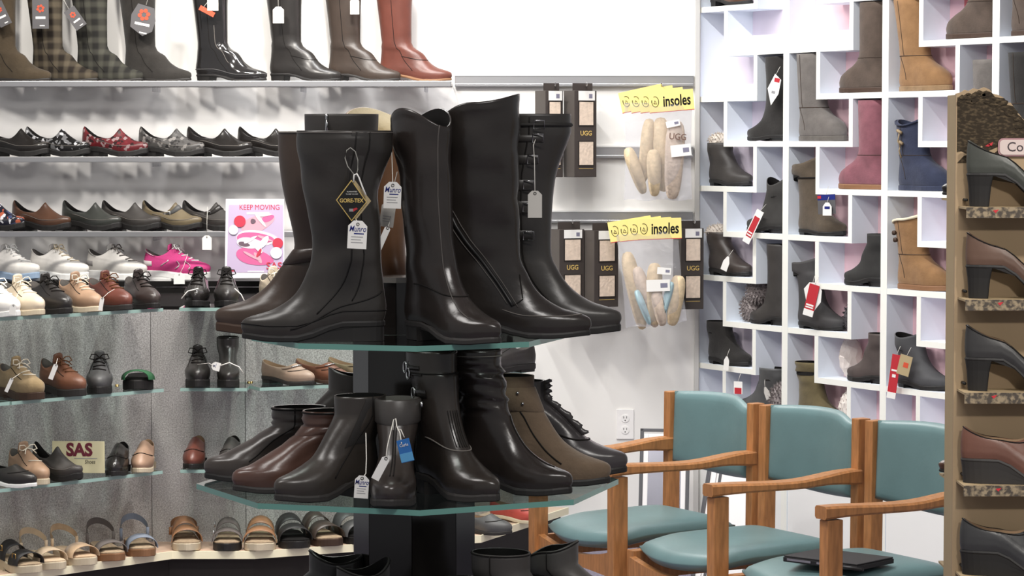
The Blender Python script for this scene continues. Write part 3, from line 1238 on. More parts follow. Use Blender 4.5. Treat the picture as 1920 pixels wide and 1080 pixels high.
def cub_place(col, s, z, depth=.048):
    """s = metres along the wall from the left upright of column col; z = shelf top"""
    p = CO + CU * (S0 + col * CP + s) - CN * depth
    return (p.x, p.y, z + .0115)


def clev(n, half=False):
    return Z0 + n * CZ + (CZ / 2 if half else 0)


RGT, LFT = math.degrees(CA), math.degrees(CA) + 180
# ------------------------------------------------------------------ upper wall: row of tall boots
def wall_loc(px, row, D=10.85):
    z = SHELFZ[row] + .0005
    return (xof(px, D, z), D, z)


PLAID1 = plaidmat('plaid_brown', (74, 64, 50), (92, 82, 66), (40, 34, 29), 34)
PLAID2 = plaidmat('plaid_green_grey', (66, 66, 56), (76, 75, 66), (38, 37, 35), 34)
GTB = 'boots on the top wall shelf'
tall = dict(L=.305, Hs=.42, xb=-.026, xf=.142, w=.058)
b1 = boot('tall_boot', wall_loc(34, 1), -21, 'olive-brown suede tall boot at the far left end of the top shelf', GTB, suede('suede_olive', (76, 64, 48)), so=RUB_DARK, hh=.006, an=.15, e=.95, **tall)
b2 = boot('tall_boot', wall_loc(122, 1), -21, 'brown plaid fabric tall boot with a square grey hang tag', GTB, PLAID1, so=RUB_DARK, hh=.006, an=.15, e=.95, **tall)
b3 = boot('tall_boot', wall_loc(206, 1), -21, 'green-grey plaid tall boot between the brown plaid and black suede boots', GTB, PLAID2, so=RUB_DARK, hh=.006, an=.15, e=.95, **tall)
b4 = boot('tall_boot', wall_loc(296, 1), -21, 'black suede tall boot with a grey hexagonal tag bearing a red emblem', GTB, suede('suede_black', (52, 49, 46)), so=RUB_DARK, hh=.006, an=.15, e=.95, **tall)
b5 = boot('rain_boot', wall_loc(434, 1), -15, 'shiny black rubber tall boot on the top shelf', GTB, patent('rubber_gloss_black', (34, 32, 32)), so=RUB_BLACK, hh=.022, an=.146, bulk=1.08, n=64, sub=10, **tall)
s5 = SHOES[b5.name]
s5.ringline(1.6, mat('welt_grey', (80, 78, 78), .3, .5), b5, .002)
s5.seam(-1.2, 4.5, 7.5, SEAMG, b5, .0014)
b6 = boot('tall_boot', wall_loc(573, 1), -15, 'plain black leather tall boot with a white price tag near its top', GTB, BLK, so=RUB_BLACK, hh=.026, an=.143, wr=.0012, wrf=90, wr1=.16, **tall)
b7 = boot('tall_boot', wall_loc(684, 1), -15, 'dark grey-brown leather tall boot beside the red-brown one', GTB, DKBR, so=RUB_DARK, hh=.024, an=.143, wr=.0016, wrf=90, wr1=.18, **tall)
b8 = boot('tall_boot', wall_loc(780, 1), -15, 'red-brown leather tall boot with a tan rubber sole', GTB, REDBR, so=RUB_TAN, hh=.022, an=.143, wr=.0012, wrf=90, wr1=.16, **tall)
for bb in (b6, b7, b8):
    SHOES[bb.name].ringline(5.2, SEAMD, bb, .0012, t0=-1.6, t1=1.6)


def disc(name, c, r_, m, parent, y=-.0012, n=18, th=.0006):
    pts = [(c[0] + r_ * cos(2 * pi * i / n), c[1] + r_ * sin(2 * pi * i / n)) for i in range(n)]
    return prism_xz(name, pts, y - th, y, m, parent)


def emblem_tag(px, py, D, label, roll, wd, ht, hexa=False):
    r = empty('hang_tag', at_y(px, py, D), 0, label, 'hang tag', 'grey emblem tags')
    r.rotation_euler = (0, R(roll), 0)
    if hexa:
        pts = [(-wd * .5, ht * .12), (-wd * .32, ht * .5), (wd * .35, ht * .45), (wd * .5, ht * .05), (wd * .45, -ht * .3), (wd * .1, -ht * .5), (-wd * .45, -ht * .28)]
    else:
        pts = [(-wd / 2, -ht / 2), (wd / 2, -ht / 2), (wd / 2, ht / 2), (-wd / 2, ht / 2)]
    prism_xz('card', pts, -.0006, .0006, TAGGREY, r)
    for k in range(6):
        a = k * pi / 3 + .3
        disc('emblem_petal', (wd * .17 * cos(a), ht * .18 + wd * .17 * sin(a)), wd * .085, TAGORANGE, r, n=8)
    box('printed_bar', -wd * .3, wd * .3, -.0012, -.0006, -ht * .17, -ht * .09, CARD, r)
    box('printed_bar', -wd * .05, wd * .25, -.0012, -.0006, -ht * .42, -ht * .38, CARD, r)
    tube('string', [(0, 0, ht * .5), (.004, .004, ht * .9), (0, .01, ht * 1.3)], .0009, STRING, r, ns=5)
    return r


emblem_tag(76, 26, 10.77, 'upright grey hang tag with red emblem on the brown plaid boot', 0, .066, .118)
emblem_tag(141, 34, 10.77, 'tilted grey hang tag with small red emblem on the green-grey plaid boot', -35, .05, .09)
emblem_tag(268, 38, 10.77, 'hexagonal grey hang tag with red emblem on the black suede boot', 12, .1, .125, True)
emblem_tag(2, 26, 10.77, 'grey hang tag on the olive-brown suede boot at the frame edge', -25, .05, .1)
price_tag(tuple(at_y(522, 28, 10.765)), 'white price tag hanging on the plain black leather tall boot', .044, .066, string=[at_y(521, -30, 10.775)], lines=2)
price_tag(tuple(at_y(665, 12, 10.765)), 'white price tag hanging on the dark grey-brown tall boot', .036, .064, string=[at_y(663, -30, 10.775)])
price_tag(tuple(at_y(399, 6, 10.765)), 'white price tag hanging on the shiny rubber boot', .044, .060, string=[at_y(396, -30, 10.775)])
r_ = empty('hang_tag', at_y(388, 21, 10.766), 0, 'slanted red strip tag behind the white price tag on the rubber boot', 'hang tag')
r_.rotation_euler = (0, R(28), 0)
box('card', -.033, .033, -.0005, .0005, -.010, .010, TAGORANGE, r_)
tube('string', [(-.02, 0, .006), (-.012, .004, .05)], .0009, STRING, r_, ns=5)

# ------------------------------------------------------------------ clog rows
GC1, GC2 = 'clogs on the upper clog shelf', 'clogs and mules on the second clog shelf'
PAT_BW = spotmat('print_black_silver', [(30, 29, 29), (30, 29, 29), (196, 196, 200), (110, 110, 112)], 70, .2)
PAT_RED = spotmat('print_red_floral', [(104, 26, 32), (116, 30, 36), (150, 126, 126), (44, 20, 22)], 85, .4)
PAT_GREY = spotmat('print_grey_floral', [(82, 80, 78), (70, 68, 66), (134, 130, 126), (44, 42, 42)], 85, .4)
PAT_MULTI = spotmat('print_multicolour', [(38, 38, 52), (60, 70, 110), (214, 214, 220), (190, 90, 60)], 60, .12)
for px, up, lab in ((31, BLKG, 'black leather clog at the left end of the upper clog shelf'),
                    (108, PAT_BW, 'glossy black clog with silver patterned print'),
                    (216, PAT_RED, 'red floral patterned clog'),
                    (322, PAT_GREY, 'grey floral patterned clog right of the red one'),
                    (412, BLKG, 'smooth black leather clog right of the grey floral one'),
                    (508, BLKG, 'black leather clog half hidden behind the tall boots on the stand')):
    clog(wall_loc(px, 1 + 1, 10.85), -18, lab, GC1, up, L=.292, hi=1.05)
for px, up, lab, st in ((-8, PAT_MULTI, 'multicoloured patent clog cut by the left edge', None),
                        (78, BROWN, 'brown leather clog on the second clog shelf', None),
                        (172, leather('leather_black_green', (58, 60, 56), .3), 'black leather clog with a stitched vamp beside the brown one', None),
                        (246, BLKM, 'dark grey-black clog in the middle of the second clog shelf', None),
                        (322, leather('leather_olive', (112, 98, 72), .45), 'olive leather strap clog with a pale buckle', CHAR),
                        (398, BLKM, 'black leather clog with a silver buckle and hanging tag', BLK)):
    clog(wall_loc(px, 3), -27, lab, GC2, up, L=.288, hi=1.04, strap=st, buckle=CARD if 'olive' in lab else METAL)
clog(wall_loc(476, 3), -27, 'black clog standing behind the pink shoe poster', GC2, BLK, L=.262)
price_tag(tuple(at_y(388, 455, 10.69)), 'cream price tag hanging on a long string from the black buckled clog', .038, .058, string=[at_y(389, 388, 10.74), at_y(388, 415, 10.70)])

# ------------------------------------------------------------------ sneakers
GS = 'sneakers on the wall shelf'
sneaker(wall_loc(22, 4), -28, 'white leather sneaker at the left edge with a blue toe sole', GS, WHITEL, mat('rubber_pale_blue', (150, 176, 206), .6, .3), RUB_WHITE)
sneaker(wall_loc(112, 4), -25, 'white lace-up sneaker with cream laces second from the left edge', GS, WHITEL, RUB_WHITE, RUB_CREAM)
sneaker(wall_loc(220, 4), -24, 'off-white leather walking sneaker with grey collar', GS, leather('leather_offwhite', (216, 212, 204), .5), RUB_WHITE, LIN_GREY, trim=mat('mesh_grey', (150, 146, 144), .9, .2))
sneaker(wall_loc(333, 4), -14, 'bright pink and white running sneaker', GS, mat('mesh_pink', (228, 66, 140), .8, .2, bump=.2, bscale=200), RUB_WHITE, RUB_WHITE, trim=mat('mesh_pale', (226, 216, 214), .9, .2), stripes=RUB_WHITE, L=.285)
for nm, px, lab in (('a', 752, 'cream moccasin glimpsed through the gap between the tall boots'), ):
    loafer(wall_loc(px - 6, 4), -70, lab, None, CREAML, RUB_CREAM, hi=1.3, hh=.02, T=.03)
price_tag(tuple(at_y(336, 522, 10.69)), 'white price tag hanging over the shelf edge from the pink sneaker', .044, .046, string=[at_y(352, 476, 10.74), at_y(344, 500, 10.70)], yaw=8)

# poster in front of the sneaker shelf
PW = mat('poster_white', (246, 240, 248), .5, .3)
PLAV = mat('poster_lavender', (206, 184, 220), .5, .3)
PPINK = mat('poster_pink', (236, 104, 164), .5, .3)
PPALE = mat('poster_pale_pink', (240, 172, 190), .5, .3)
PRED = mat('poster_red', (226, 62, 86), .5, .3)
PGREY = mat('poster_grey', (120, 96, 110), .5, .3)
pc = at_y(475, 447, 10.60)
po = empty('shoe_poster', pc, 0, 'white and lavender poster of pink sandals standing at the end of the sneaker shelf', 'poster')
PS = 10.60 / F * 1.0


def pp(px, py):
    return ((px - 475) * PS, (447 - py) * PS)


def plate(name, pxs, m, y, parent=po, th=.0005):
    return prism_xz(name, [pp(*q) for q in pxs][::-1], y - th, y, m, parent)


plate('board', [(424, 373), (533, 373), (533, 521), (421, 522)], PW, .003, th=.004)
plate('printed_field', [(429, 384), (531, 384), (531, 511), (425, 511)], PLAV, -.0012)
text('lettering', 'KEEP MOVING', .030, PRED, po, (pp(487, 389)[0], -.002, pp(0, 389)[1]), bold=0, sx=.84)
plate('printed_band', [(463, 398), (505, 398), (505, 402), (463, 402)], PW, -.0016)
for c, rr, m, dy in (((450, 415), 11, PRED, 0), ((438, 431), 9, PW, .0008), ((521, 456), 10, PRED, 0), ((518, 474), 11, PW, .0008)):
    q = pp(*c)
    disc('printed_badge', q, rr * PS, m, po, y=-.0042 - dy)


def ell(cx, cy, a, b_, ang, n=26, bite=0):
    out = []
    for i in range(n):
        t = 2 * pi * i / n
        x, y = a * cos(t), b_ * sin(t) * (1 - .22 * cos(t))
        out.append((cx + x * cos(ang) - y * sin(ang), cy + x * sin(ang) + y * cos(ang)))
    return out


for cx, cy, a, b_, an, m, y in ((484, 419, 33, 15, -.35, PPALE, -.0018), (503, 409, 12, 6, -.35, PPINK, -.0022), (475, 415, 5, 5, 0, PGREY, -.0024),
                                (482, 447, 39, 15, .05, PW, -.0020), (479, 447, 35, 11, .05, PPINK, -.0024), (470, 456, 26, 10, .12, PW, -.0028), (458, 458, 11, 4.5, .2, PGREY, -.0032),
                                (478, 482, 36, 15, .22, PPINK, -.0022), (494, 455, 6, 15, .7, PW, -.0036), (484, 464, 5, 12, -.7, PW, -.0038), (484, 483, 4, 12, -.6, PPALE, -.0028)):
    plate('printed_shape', ell(cx, cy, a, b_, an), m, y)
for cx, cy, a, b_, an, m, y in ((489, 413, 16, 3, .9, PW, -.0030), (497, 403, 13, 2.5, -.1, PW, -.0031), (470, 449, 14, 3, -.5, PW, -.0040), (497, 447, 15, 2.6, .35, PPALE, -.0034), (472, 480, 18, 2.4, .5, PPALE, -.0034), (486, 474, 3, 9, .5, PRED, -.0040)):
    plate('printed_shape', ell(cx, cy, a, b_, an), m, y)
text('lettering', 'SAS', .040, PRED, po, (pp(514, 499)[0], -.004, pp(0, 499)[1]), bold=.0006)
plate('printed_mark', [(429, 507), (440, 507), (440, 509), (429, 509)], PRED, -.0018)
plate('printed_mark', [(464, 508), (495, 508), (495, 510), (464, 510)], PW, -.0018)

# ------------------------------------------------------------------ oxford row on the top glass
LACEW = mat('lace_cream', (222, 212, 190), .9, .1)
LACEB = mat('lace_black', (34, 31, 29), .9, .1)
LACEBR = mat('lace_brown', (104, 66, 40), .9, .1)
G5, G6, G7, G8 = 'lace-ups on the top glass tier', 'shoes on the middle glass tier', 'slip-ons on the lower glass tier', 'sandals on the lit ledge'
for px, up, so, lc, lab, yw in ((-4, WHITEL, RUB_WHITE, RUB_WHITE, 'white leather lace-up at the left edge of the top glass tier', -50),
                                (42, CREAML, RUB_CREAM, LACEW, 'cream leather lace-up on the top glass tier', -50),
                                (94, BLK, RUB_BLACK, LACEB, 'black leather lace-up between the cream and tan ones', -50),
                                (150, TANL, RUB_CREAM, LACEW, 'tan leather lace-up on the top glass tier', -50),
                                (206, REDBR, RUB_DARK, LACEBR, 'red-brown leather lace-up with a white tag', -50),
                                (266, leather('leather_black_brown', (60, 50, 47), .3), RUB_BLACK, LACEB, 'black-brown glossy lace-up at the right end of the long glass', -60)):
    oxford(bay_place(px, 5), yw, lab, G5, up, so, lc, T=.018, L=.262)
oxford(bay_place(371, 5), -88, 'black oxford, the one on the left of the pair on the short top glass', G5, BLKG, RUB_BLACK, LACEB, L=.262)
oxford(bay_place(425, 5), -84, 'black oxford, the one on the right of the pair on the short top glass', G5, BLK, RUB_BLACK, LACEB, L=.262)
oxford(bay_place(520, 5), -60, 'tan lace-up glimpsed under the shoe poster beside the brown boot', G5, CREAML, RUB_CREAM, LACEW, L=.25)
price_tag(tuple(at_y(190, 570, 9.08)), 'narrow white tag hanging beside the red-brown lace-up', .014, .045, string=[at_y(215, 542, 9.2), at_y(203, 549, 9.12)], lines=0, roll=10)
price_tag(tuple(at_y(24, 580, 8.95)), 'white price tag hanging at the cream lace-up', .022, .035, string=[at_y(36, 545, 9.12)], roll=10)
for nm, p0, p1, lab in (('string_loop', [(372, 541), (352, 546), (340, 560)], 0, 'cream string looped around the left black oxford'), ('string_loop', [(440, 541), (452, 552), (462, 572)], 0, 'cream string trailing off the right black oxford')):
    tag(tube(nm, [at_y(x, y, 9.50 - .01 * i) for i, (x, y) in enumerate(p0)], .0022, STRING), lab, 'string')

# middle tier
oxford(bay_place(40, 6), -48, 'tan suede lace-up with a dark sole on the middle tier', G6, suede('suede_tan', (152, 128, 90)), RUB_BROWN, LACEW, T=.024, L=.262)
oxford(bay_place(118, 6), -48, 'brown leather lace-up with untied brown laces on the middle tier', G6, leather('leather_cognac', (112, 68, 46), .45), RUB_DARK, LACEBR, T=.024, L=.265, Hs=1.1)
oxford(bay_place(187, 6), -82, 'dark grey lace-up facing the room on the middle tier', G6, CHAR, RUB_BLACK, LACEB, T=.024, Hs=1.08)
price_tag(tuple(at_y(17, 722, 8.86)), 'white tag on a string hanging from the tan suede lace-up', .012, .05, roll=25, string=[at_y(38, 700, 9.02)], lines=0)
price_tag(tuple(at_y(100, 697, 9.0)), 'slim white tag hanging on the brown lace-up', .016, .055, roll=22, string=[at_y(108, 672, 9.1)], lines=0)
sandal(bay_place(260, 6), -86, 'green slide sandal with a black sole on the middle tier', G6, LIN_BLACK, RUB_BLACK, [(.13, .2, .036)], mat('strap_green', (40, 98, 58), .7, .3), L=.2, T=.032, name='slide_sandal', wide=1.05)
oxford(bay_place(371, 6, .098), -84, 'low black lace-up, left of the pair tied with a tag', G6, BLK, RUB_BLACK, LACEB, T=.026, L=.27)
boot('ankle_boot', bay_place(428, 6, .098), -84, 'black lace-up ankle boot beside the low black lace-up', G6, BLK, L=.27, Hs=.135, xb=.0, xf=.115, w=.040, hh=.012, T=.026)
price_tag(tuple(at_y(405, 687, 9.35)), 'white tag tied across the black lace-up and the black ankle boot', .03, .03, roll=-75, string=[at_y(370, 683, 9.38), at_y(392, 681, 9.36)], script='M')
tag(tube('string_loop', [at_y(x, y, 9.35) for x, y in ((412, 686), (430, 680), (448, 688), (456, 700))], .0022, STRING), 'cream string over the toe of the black ankle boot', 'string')
loafer(bay_place(540, 6), -38, 'beige leather loafer with a silver bit on the middle tier', G6, leather('leather_beige', (152, 128, 108), .45), RUB_DARK, bit=METAL)
loafer(bay_place(603, 6), -38, 'brown leather loafer with a silver bit beside the beige one', G6, leather('leather_chestnut', (110, 66, 46), .36), RUB_BROWN, bit=METAL)
loafer(bay_place(664, 6), -38, 'olive leather loafer cut off by the black column', G6, leather('leather_olive2', (120, 104, 76), .45), RUB_DARK, bit=METAL)
oxford(bay_place(945, 6), -150, 'black shoe toe glimpsed at the glass end beside the slouchy boot', G6, BLK, RUB_BLACK, LACEB, bow=False)

# lower tier
loafer(bay_place(14, 7, .09), -30, 'black and white loafer at the left edge of the lower tier', G7, BLK, RUB_WHITE, hi=1.2)
oxford(bay_place(54, 7), -52, 'tan moccasin with cream laces on the lower tier', G7, TANL, RUB_CREAM, LACEW, L=.25, rows=2, name='moccasin')
clog(bay_place(108, 7), -40, 'black open-back clog with a lining on show on the lower tier', G7, BLKM, L=.25, hi=1.1)
for px, up, so, lab, vm in ((222, BLKG, RUB_BLACK, 'glossy black high-vamp slip-on beside the cream sign', .155),
                            (270, leather('leather_pale_tan', (166, 130, 104), .45), RUB_CREAM, 'pale tan slip-on with a strap seam on the lower tier', .155),
                            (366, REDBR, RUB_BLACK, 'red-brown slip-on facing the room on the short lower glass', .155),
                            (433, BLKM, RUB_BLACK, 'black slip-on behind the charcoal boot toe on the lower tier', .155)):
    loafer(bay_place(px, 7, .102), -90, lab, G7, up, so, hi=1.0, vamp=.134, rise=1.24, hh=.024, T=.016, L=.25)
sg_c = at_y(147, 856, 9.36)
sg = empty('sign_card', sg_c, R(-4), 'cream card sign with dark red letters on the lower glass tier', 'sign')
SK = 9.36 / F
box('card', -50 * SK, 50 * SK, 0, .003, -31 * SK, 29 * SK, mat('sign_cream', (226, 218, 170), .7, .3), sg, bev=.0008)
text('lettering', 'SAS', .062, mat('sign_red', (120, 44, 58), .7, .2), sg, (2 * SK, -.0008, 12 * SK), bold=.0026, sx=.95)
box('printed_rule', -8 * SK, 36 * SK, -.0008, -.0002, -4 * SK, -2.6 * SK, INKG, sg)
text('lettering', 'Shoes', .020, INK, sg, (22 * SK, -.0008, -10 * SK), shear=.2, sx=.8)

# lit ledge of sandals
NUB = suede('nubuck_sand', (196, 164, 128))
S_BLK = mat('strap_black', (34, 32, 32), .5, .4)
S_TAN = leather('strap_tan', (156, 106, 66), .5)
S_GRY = mat('strap_grey', (104, 96, 92), .8, .3)
S_BLU = mat('strap_blue_grey', (126, 136, 152), .8, .3)
S_BEI = mat('strap_beige', (210, 184, 150), .7, .3)
CORK = mat('cork_footbed', (170, 146, 116), .85, .2, var=.15, vscale=120)
for px, yw, fm, sm, st, sm2, lab, kw in (
        (34, -48, CORK, RUB_CREAM, [(.07, .115, .06), (.15, .21, .046)], S_BLK, 'black two-strap sandal with gold buckles at the left end of the ledge', dict(buckle=BRASS)),
        (82, -52, S_BEI, RUB_CREAM, [(.15, .2, .044)], S_BEI, 'beige sandal with a thin heel strap on the ledge', dict(back=.075)),
        (140, -52, NUB, RUB_CREAM, [(.15, .21, .044)], NUB, 'sand-coloured suede sandal on the ledge', dict(back=.075)),
        (200, -64, CORK, RUB_TAN, [(.155, .205, .042)], S_GRY, 'dark grey sandal with a heel strap on the ledge', dict(back=.08)),
        (260, -70, CORK, RUB_TAN, [(.155, .205, .046)], S_BLU, 'blue-grey sandal with a heel strap on the ledge', dict(back=.08)),
        (348, -78, CORK, RUB_CREAM, [(.065, .125, .066), (.13, .19, .052)], S_TAN, 'tan T-strap sandal right of the gap on the ledge', dict(back=.05)),
        (427, -86, CORK, RUB_BLACK, [(.07, .11, .062), (.15, .2, .048)], S_GRY, 'grey sandal with silver side rings on the ledge', dict(buckle=METAL)),
        (488, -86, CORK, RUB_CREAM, [(.06, .12, .066), (.135, .2, .05)], S_TAN, 'tan leather two-strap slide on the ledge', dict(wide=1.12)),
        (548, -74, LIN_BLACK, RUB_BLACK, [(.06, .12, .07), (.135, .2, .052)], S_BLK, 'black two-strap slide next to the tan slide', dict(wide=1.12)),
        (604, -62, CORK, RUB_BROWN, [(.05, .105, .07), (.125, .2, .052)], DKBR, 'brown two-strap slide on the ledge', dict(wide=1.1)),
        (661, -58, LIN_BLACK, RUB_BLACK, [(.06, .12, .07), (.14, .2, .052)], CHAR, 'charcoal slide partly hidden by the black column', dict(wide=1.1))):
    sandal(bay_place(px, 8, .098), yw, lab, G8, fm, sm, st, sm2, **kw)
loafer(bay_place(905, 8, .1), -30, 'grey flat shoe on the ledge right of the black column', G8, CHAR, RUB_DARK)
loafer(bay_place(972, 8, .1), -30, 'red slip-on at the far right end of the ledge', G8, leather('leather_red', (196, 70, 60), .5), RUB_CREAM)


# ------------------------------------------------------------------ cubby boots
GU = 'boots in the white cubby wall'
U_GREY, U_BRN, U_TAN = suede('sheep_grey', (108, 102, 97)), suede('sheep_chocolate', (88, 74, 64)), suede('sheep_chestnut', (146, 106, 66))
U_MAR, U_NAVY, U_BLK = suede('sheep_maroon', (138, 82, 92)), suede('sheep_navy', (52, 58, 80)), suede('sheep_black', (48, 46, 44))
FURC = mat('fur_cream', (216, 204, 190), .95, .1, var=.12, vscale=60)
FURG = mat('fur_grey', (150, 140, 138), .95, .1, var=.25, vscale=70)
CR = dict(seams=False, cat='boot')
ugg(cub_place(2, .178, clev(4)), RGT + 3, 'tall chestnut sheepskin boot beside the chocolate one', GU, U_TAN, suede('sole_chestnut', (140, 110, 76)), Hs=.320, lean=-.02)
ugg(cub_place(1, .43, clev(4)), LFT + 2, 'tall chocolate brown sheepskin boot facing left', GU, U_BRN, RUB_BROWN, Hs=.320, lean=-.005)
ugg(cub_place(1, .178, clev(3, True)), RGT + 3, 'tall grey sheepskin boot in the second cubby column', GU, U_GREY, suede('sole_grey', (96, 90, 84)), Hs=.320)
ugg(cub_place(1, .43, clev(3)), LFT + 2, 'tall maroon sheepskin boot with a tan sole', GU, U_MAR, RUB_TAN, Hs=.318)
nv = ugg(cub_place(2, .178, clev(3)), RGT + 3, 'short navy blue sheepskin boot with toggle buttons', GU, U_NAVY, suede('sole_navy', (52, 58, 80)), Hs=.235, cuff=U_NAVY, top=(.01, -.01, .02))
sn = SHOES[nv.name]
for vv in (6.3, 7.2):
    c = sn.pt(vv, -1.7, .004)
    tube('toggle', [c + Vector((-.012, -.004, .006)), c + Vector((.012, -.006, -.004))], .006, mat('toggle_horn', (150, 126, 90), .5, .4), nv, ns=8)
    tube('toggle_cord', [c + Vector((.0, -.004, 0)), c + Vector((-.006, -.006, -.03)), c + Vector((.006, -.006, -.055))], .003, mat('toggle_horn', (150, 126, 90)), nv)
ch = ugg(cub_place(2, .178, clev(2)), RGT + 3, 'mid-height chestnut sheepskin boot with a cream fleece cuff', GU, U_TAN, RUB_TAN, Hs=.245, cuff=mat('fleece_cream', (240, 226, 190), .95, .1, bump=.3, bscale=120), top=(-.02, 0, .02), lean=-.01)
for vv in (6.4, 6.9):
    c = SHOES[ch.name].pt(vv, -2.2, .005)
    tube('button', [c, c + Vector((0, -.008, 0))], .009, RUB_BROWN, ch, ns=10)
boot('short_boot', cub_place(0, .178, clev(3)), RGT + 3, 'black leather short boot with a grey fur cuff in the first cubby column', GU, BLKM, L=.265, Hs=.150, xb=.0, xf=.125, w=.048, bulk=1.12, hh=.012, T=.014, wr=.0015, **CR)
fb = tag(furblob('fur_trim', [((0, 0, 0), (.045, .03, .03))], FURC, None, 3, 500), 'tuft of cream fur at the top of the black short boot', 'fur trim')
fb.location = Vector(cub_place(0, .10, clev(3))) + Vector((0, 0, .185))
boot('short_boot', cub_place(0, .178, clev(2)), RGT + 3, 'dark brown leather short boot with fleece lining and a white paddle tag', GU, leather('leather_espresso', (64, 55, 50), .45), L=.265, Hs=.150, xb=-.004, xf=.118, w=.046, bulk=1.12, hh=.012, T=.014, wr=.0015, lining=FURC, **CR)
fb = tag(furblob('fur_trim', [((0, 0, 0), (.05, .035, .03))], FURC, None, 5, 500), 'cream fleece spilling from the dark brown short boot', 'fur trim')
fb.location = Vector(cub_place(0, .09, clev(2))) + Vector((0, 0, .175))
boot('short_boot', cub_place(0, .178, clev(1)), RGT + 3, 'black suede short boot with a folded top and white tag', GU, U_BLK, L=.265, Hs=.150, xb=.0, xf=.128, w=.048, bulk=1.12, hh=.012, T=.014, wr=.002, **CR)
boot('tall_boot', cub_place(0, .44, clev(3, True)), LFT + 2, 'black suede cubby boot with a white and red diamond tag', GU, U_BLK, L=.26, Hs=.31, xb=-.005, xf=.13, w=.05, bulk=1.12, hh=.01, T=.014, **CR)
boot('short_boot', cub_place(0, .44, clev(2, True)), LFT + 2, 'black pull-on ankle boot with twin pull tabs', GU, leather('nubuck_black', (58, 56, 53), .8), L=.26, Hs=.175, xb=-.002, xf=.118, w=.047, bulk=1.1, hh=.014, T=.016, top=(.018, -.014, .018), **CR)
boot('tall_boot', cub_place(0, .46, clev(1, True)), LFT + 2, 'tall black leather boot beside a grey fur cuff in the first column', GU, BLKM, L=.25, Hs=.29, xb=.0, xf=.13, w=.048, bulk=1.1, hh=.02, T=.012, **CR)
fb = tag(furblob('fur_cuff', [((0, 0, .055), (.05, .040, .05)), ((.05, -.005, .125), (.05, .040, .045))], FURG, None, 8, 2200, .016), 'grey fluffy fur cuff resting in the first cubby column', 'fur cuff')
fb.location = cub_place(0, .30, clev(1, True), .07)
fb.rotation_euler = (0, 0, CA)
boot('short_boot', cub_place(0, .40, clev(0, True)), LFT + 10, 'dark snow boot partly hidden behind the first chair back', GU, CHAR, L=.26, Hs=.165, xb=.0, xf=.13, w=.05, bulk=1.15, hh=.01, T=.016, wr=.002, **CR)
fb = tag(furblob('fur_cuff', [((0, 0, .066), (.042, .040, .062))], FURG, None, 11, 1500, .016), 'grey fur cuff beside the dark snow boot above the first chair', 'fur cuff')
fb.location = cub_place(0, .55, clev(0, True), .03)
br = boot('short_boot', cub_place(1, .178, clev(2, True)), RGT + 3, 'olive-brown suede boot with a folded cuff and a grey label', GU, suede('sheep_olive', (88, 76, 62)), L=.27, Hs=.255, xb=-.03, xf=.12, w=.054, bulk=1.15, hh=.008, T=.014, wr=.002, wr0=.16, top=(-.02, 0, .03), mid=(.0, .122, .046), **CR)
SHOES[br.name].ringline(8.2, SEAMD, br, .003)
boot('short_boot', cub_place(1, .178, clev(1, True)), RGT + 3, 'black winter boot with a large red and white tag', GU, leather('winter_black', (60, 58, 58), .7), L=.27, Hs=.235, xb=-.03, xf=.115, w=.05, bulk=1.15, hh=.01, T=.014, top=(-.01, 0, .02), mid=(.0, .125, .045), **CR)
fb = tag(furblob('fur_lining', [((0, 0, .058), (.05, .022, .06))], mat('fur_dark', (92, 88, 90), .95, .1, var=.2, vscale=60), None, 13, 1200), 'dark grey fur behind the black winter boot', 'fur trim')
fb.location = cub_place(1, .36, clev(1, True), .078)
boot('short_boot', cub_place(1, .178, clev(0, True)), RGT + 3, 'olive green boot top above the second chair back', GU, suede('sheep_khaki', (104, 92, 62)), L=.26, Hs=.21, xb=-.01, xf=.13, w=.052, bulk=1.15, hh=.01, T=.014, wr=.003, wr0=.1, **CR)
fb = tag(furblob('fleece_cuff', [((0, 0, .076), (.05, .040, .070))], mat('fleece_pale', (226, 216, 206), .95, .1), None, 17, 900, .008), 'pale round fleece cuff beside the olive green boot', 'fleece cuff')
fb.location = cub_place(1, .37, clev(0, True), .05)
boot('short_boot', cub_place(1, .46, clev(2)), LFT + 2, 'black lace ankle boot in the second cubby column', GU, leather('nubuck_jet', (44, 43, 41), .8), L=.255, Hs=.165, xb=.0, xf=.11, w=.045, bulk=1.1, hh=.018, T=.016, **CR)
boot('short_boot', cub_place(1, .48, clev(1)), LFT + 2, 'dark brown short boot beside ribbed cream wool', GU, leather('winter_brown', (80, 68, 64), .7), L=.25, Hs=.16, xb=.0, xf=.115, w=.046, bulk=1.1, hh=.014, T=.016, **CR)
wl = tag(furblob('wool_cuff', [((0, 0, .082), (.045, .026, .080))], mat('wool_cream', (228, 216, 208), .95, .1, bump=.4, bscale=90), None, 19, 300, .006), 'ribbed cream wool cuff beside the dark brown short boot', 'wool cuff')
wl.location = cub_place(1, .315, clev(1), .085)
ankle_k = boot('short_boot', cub_place(2, .178, clev(1)), RGT + 3, 'dark grey ankle boot with kraft and red hang tags', GU, leather('winter_grey', (70, 70, 72), .75), L=.27, Hs=.165, xb=-.004, xf=.125, w=.05, bulk=1.15, hh=.012, T=.016, top=(.01, -.006, .012), **CR)
ugg(cub_place(2, .44, clev(4, True)), LFT + 2, 'dark brown sheepskin boot above the tree-topped rack', GU, U_BRN, RUB_BROWN, Hs=.3)
ugg(cub_place(2, .47, clev(3, True)), LFT + 2, 'grey sheepskin boot partly hidden by the tree-topped rack', GU, U_GREY, RUB_BROWN, Hs=.27)
ugg(cub_place(3, .178, clev(3, True)), RGT + 3, 'black sheepskin boot at the right edge behind the tree-topped rack', GU, U_BLK, RUB_BLACK, Hs=.29)
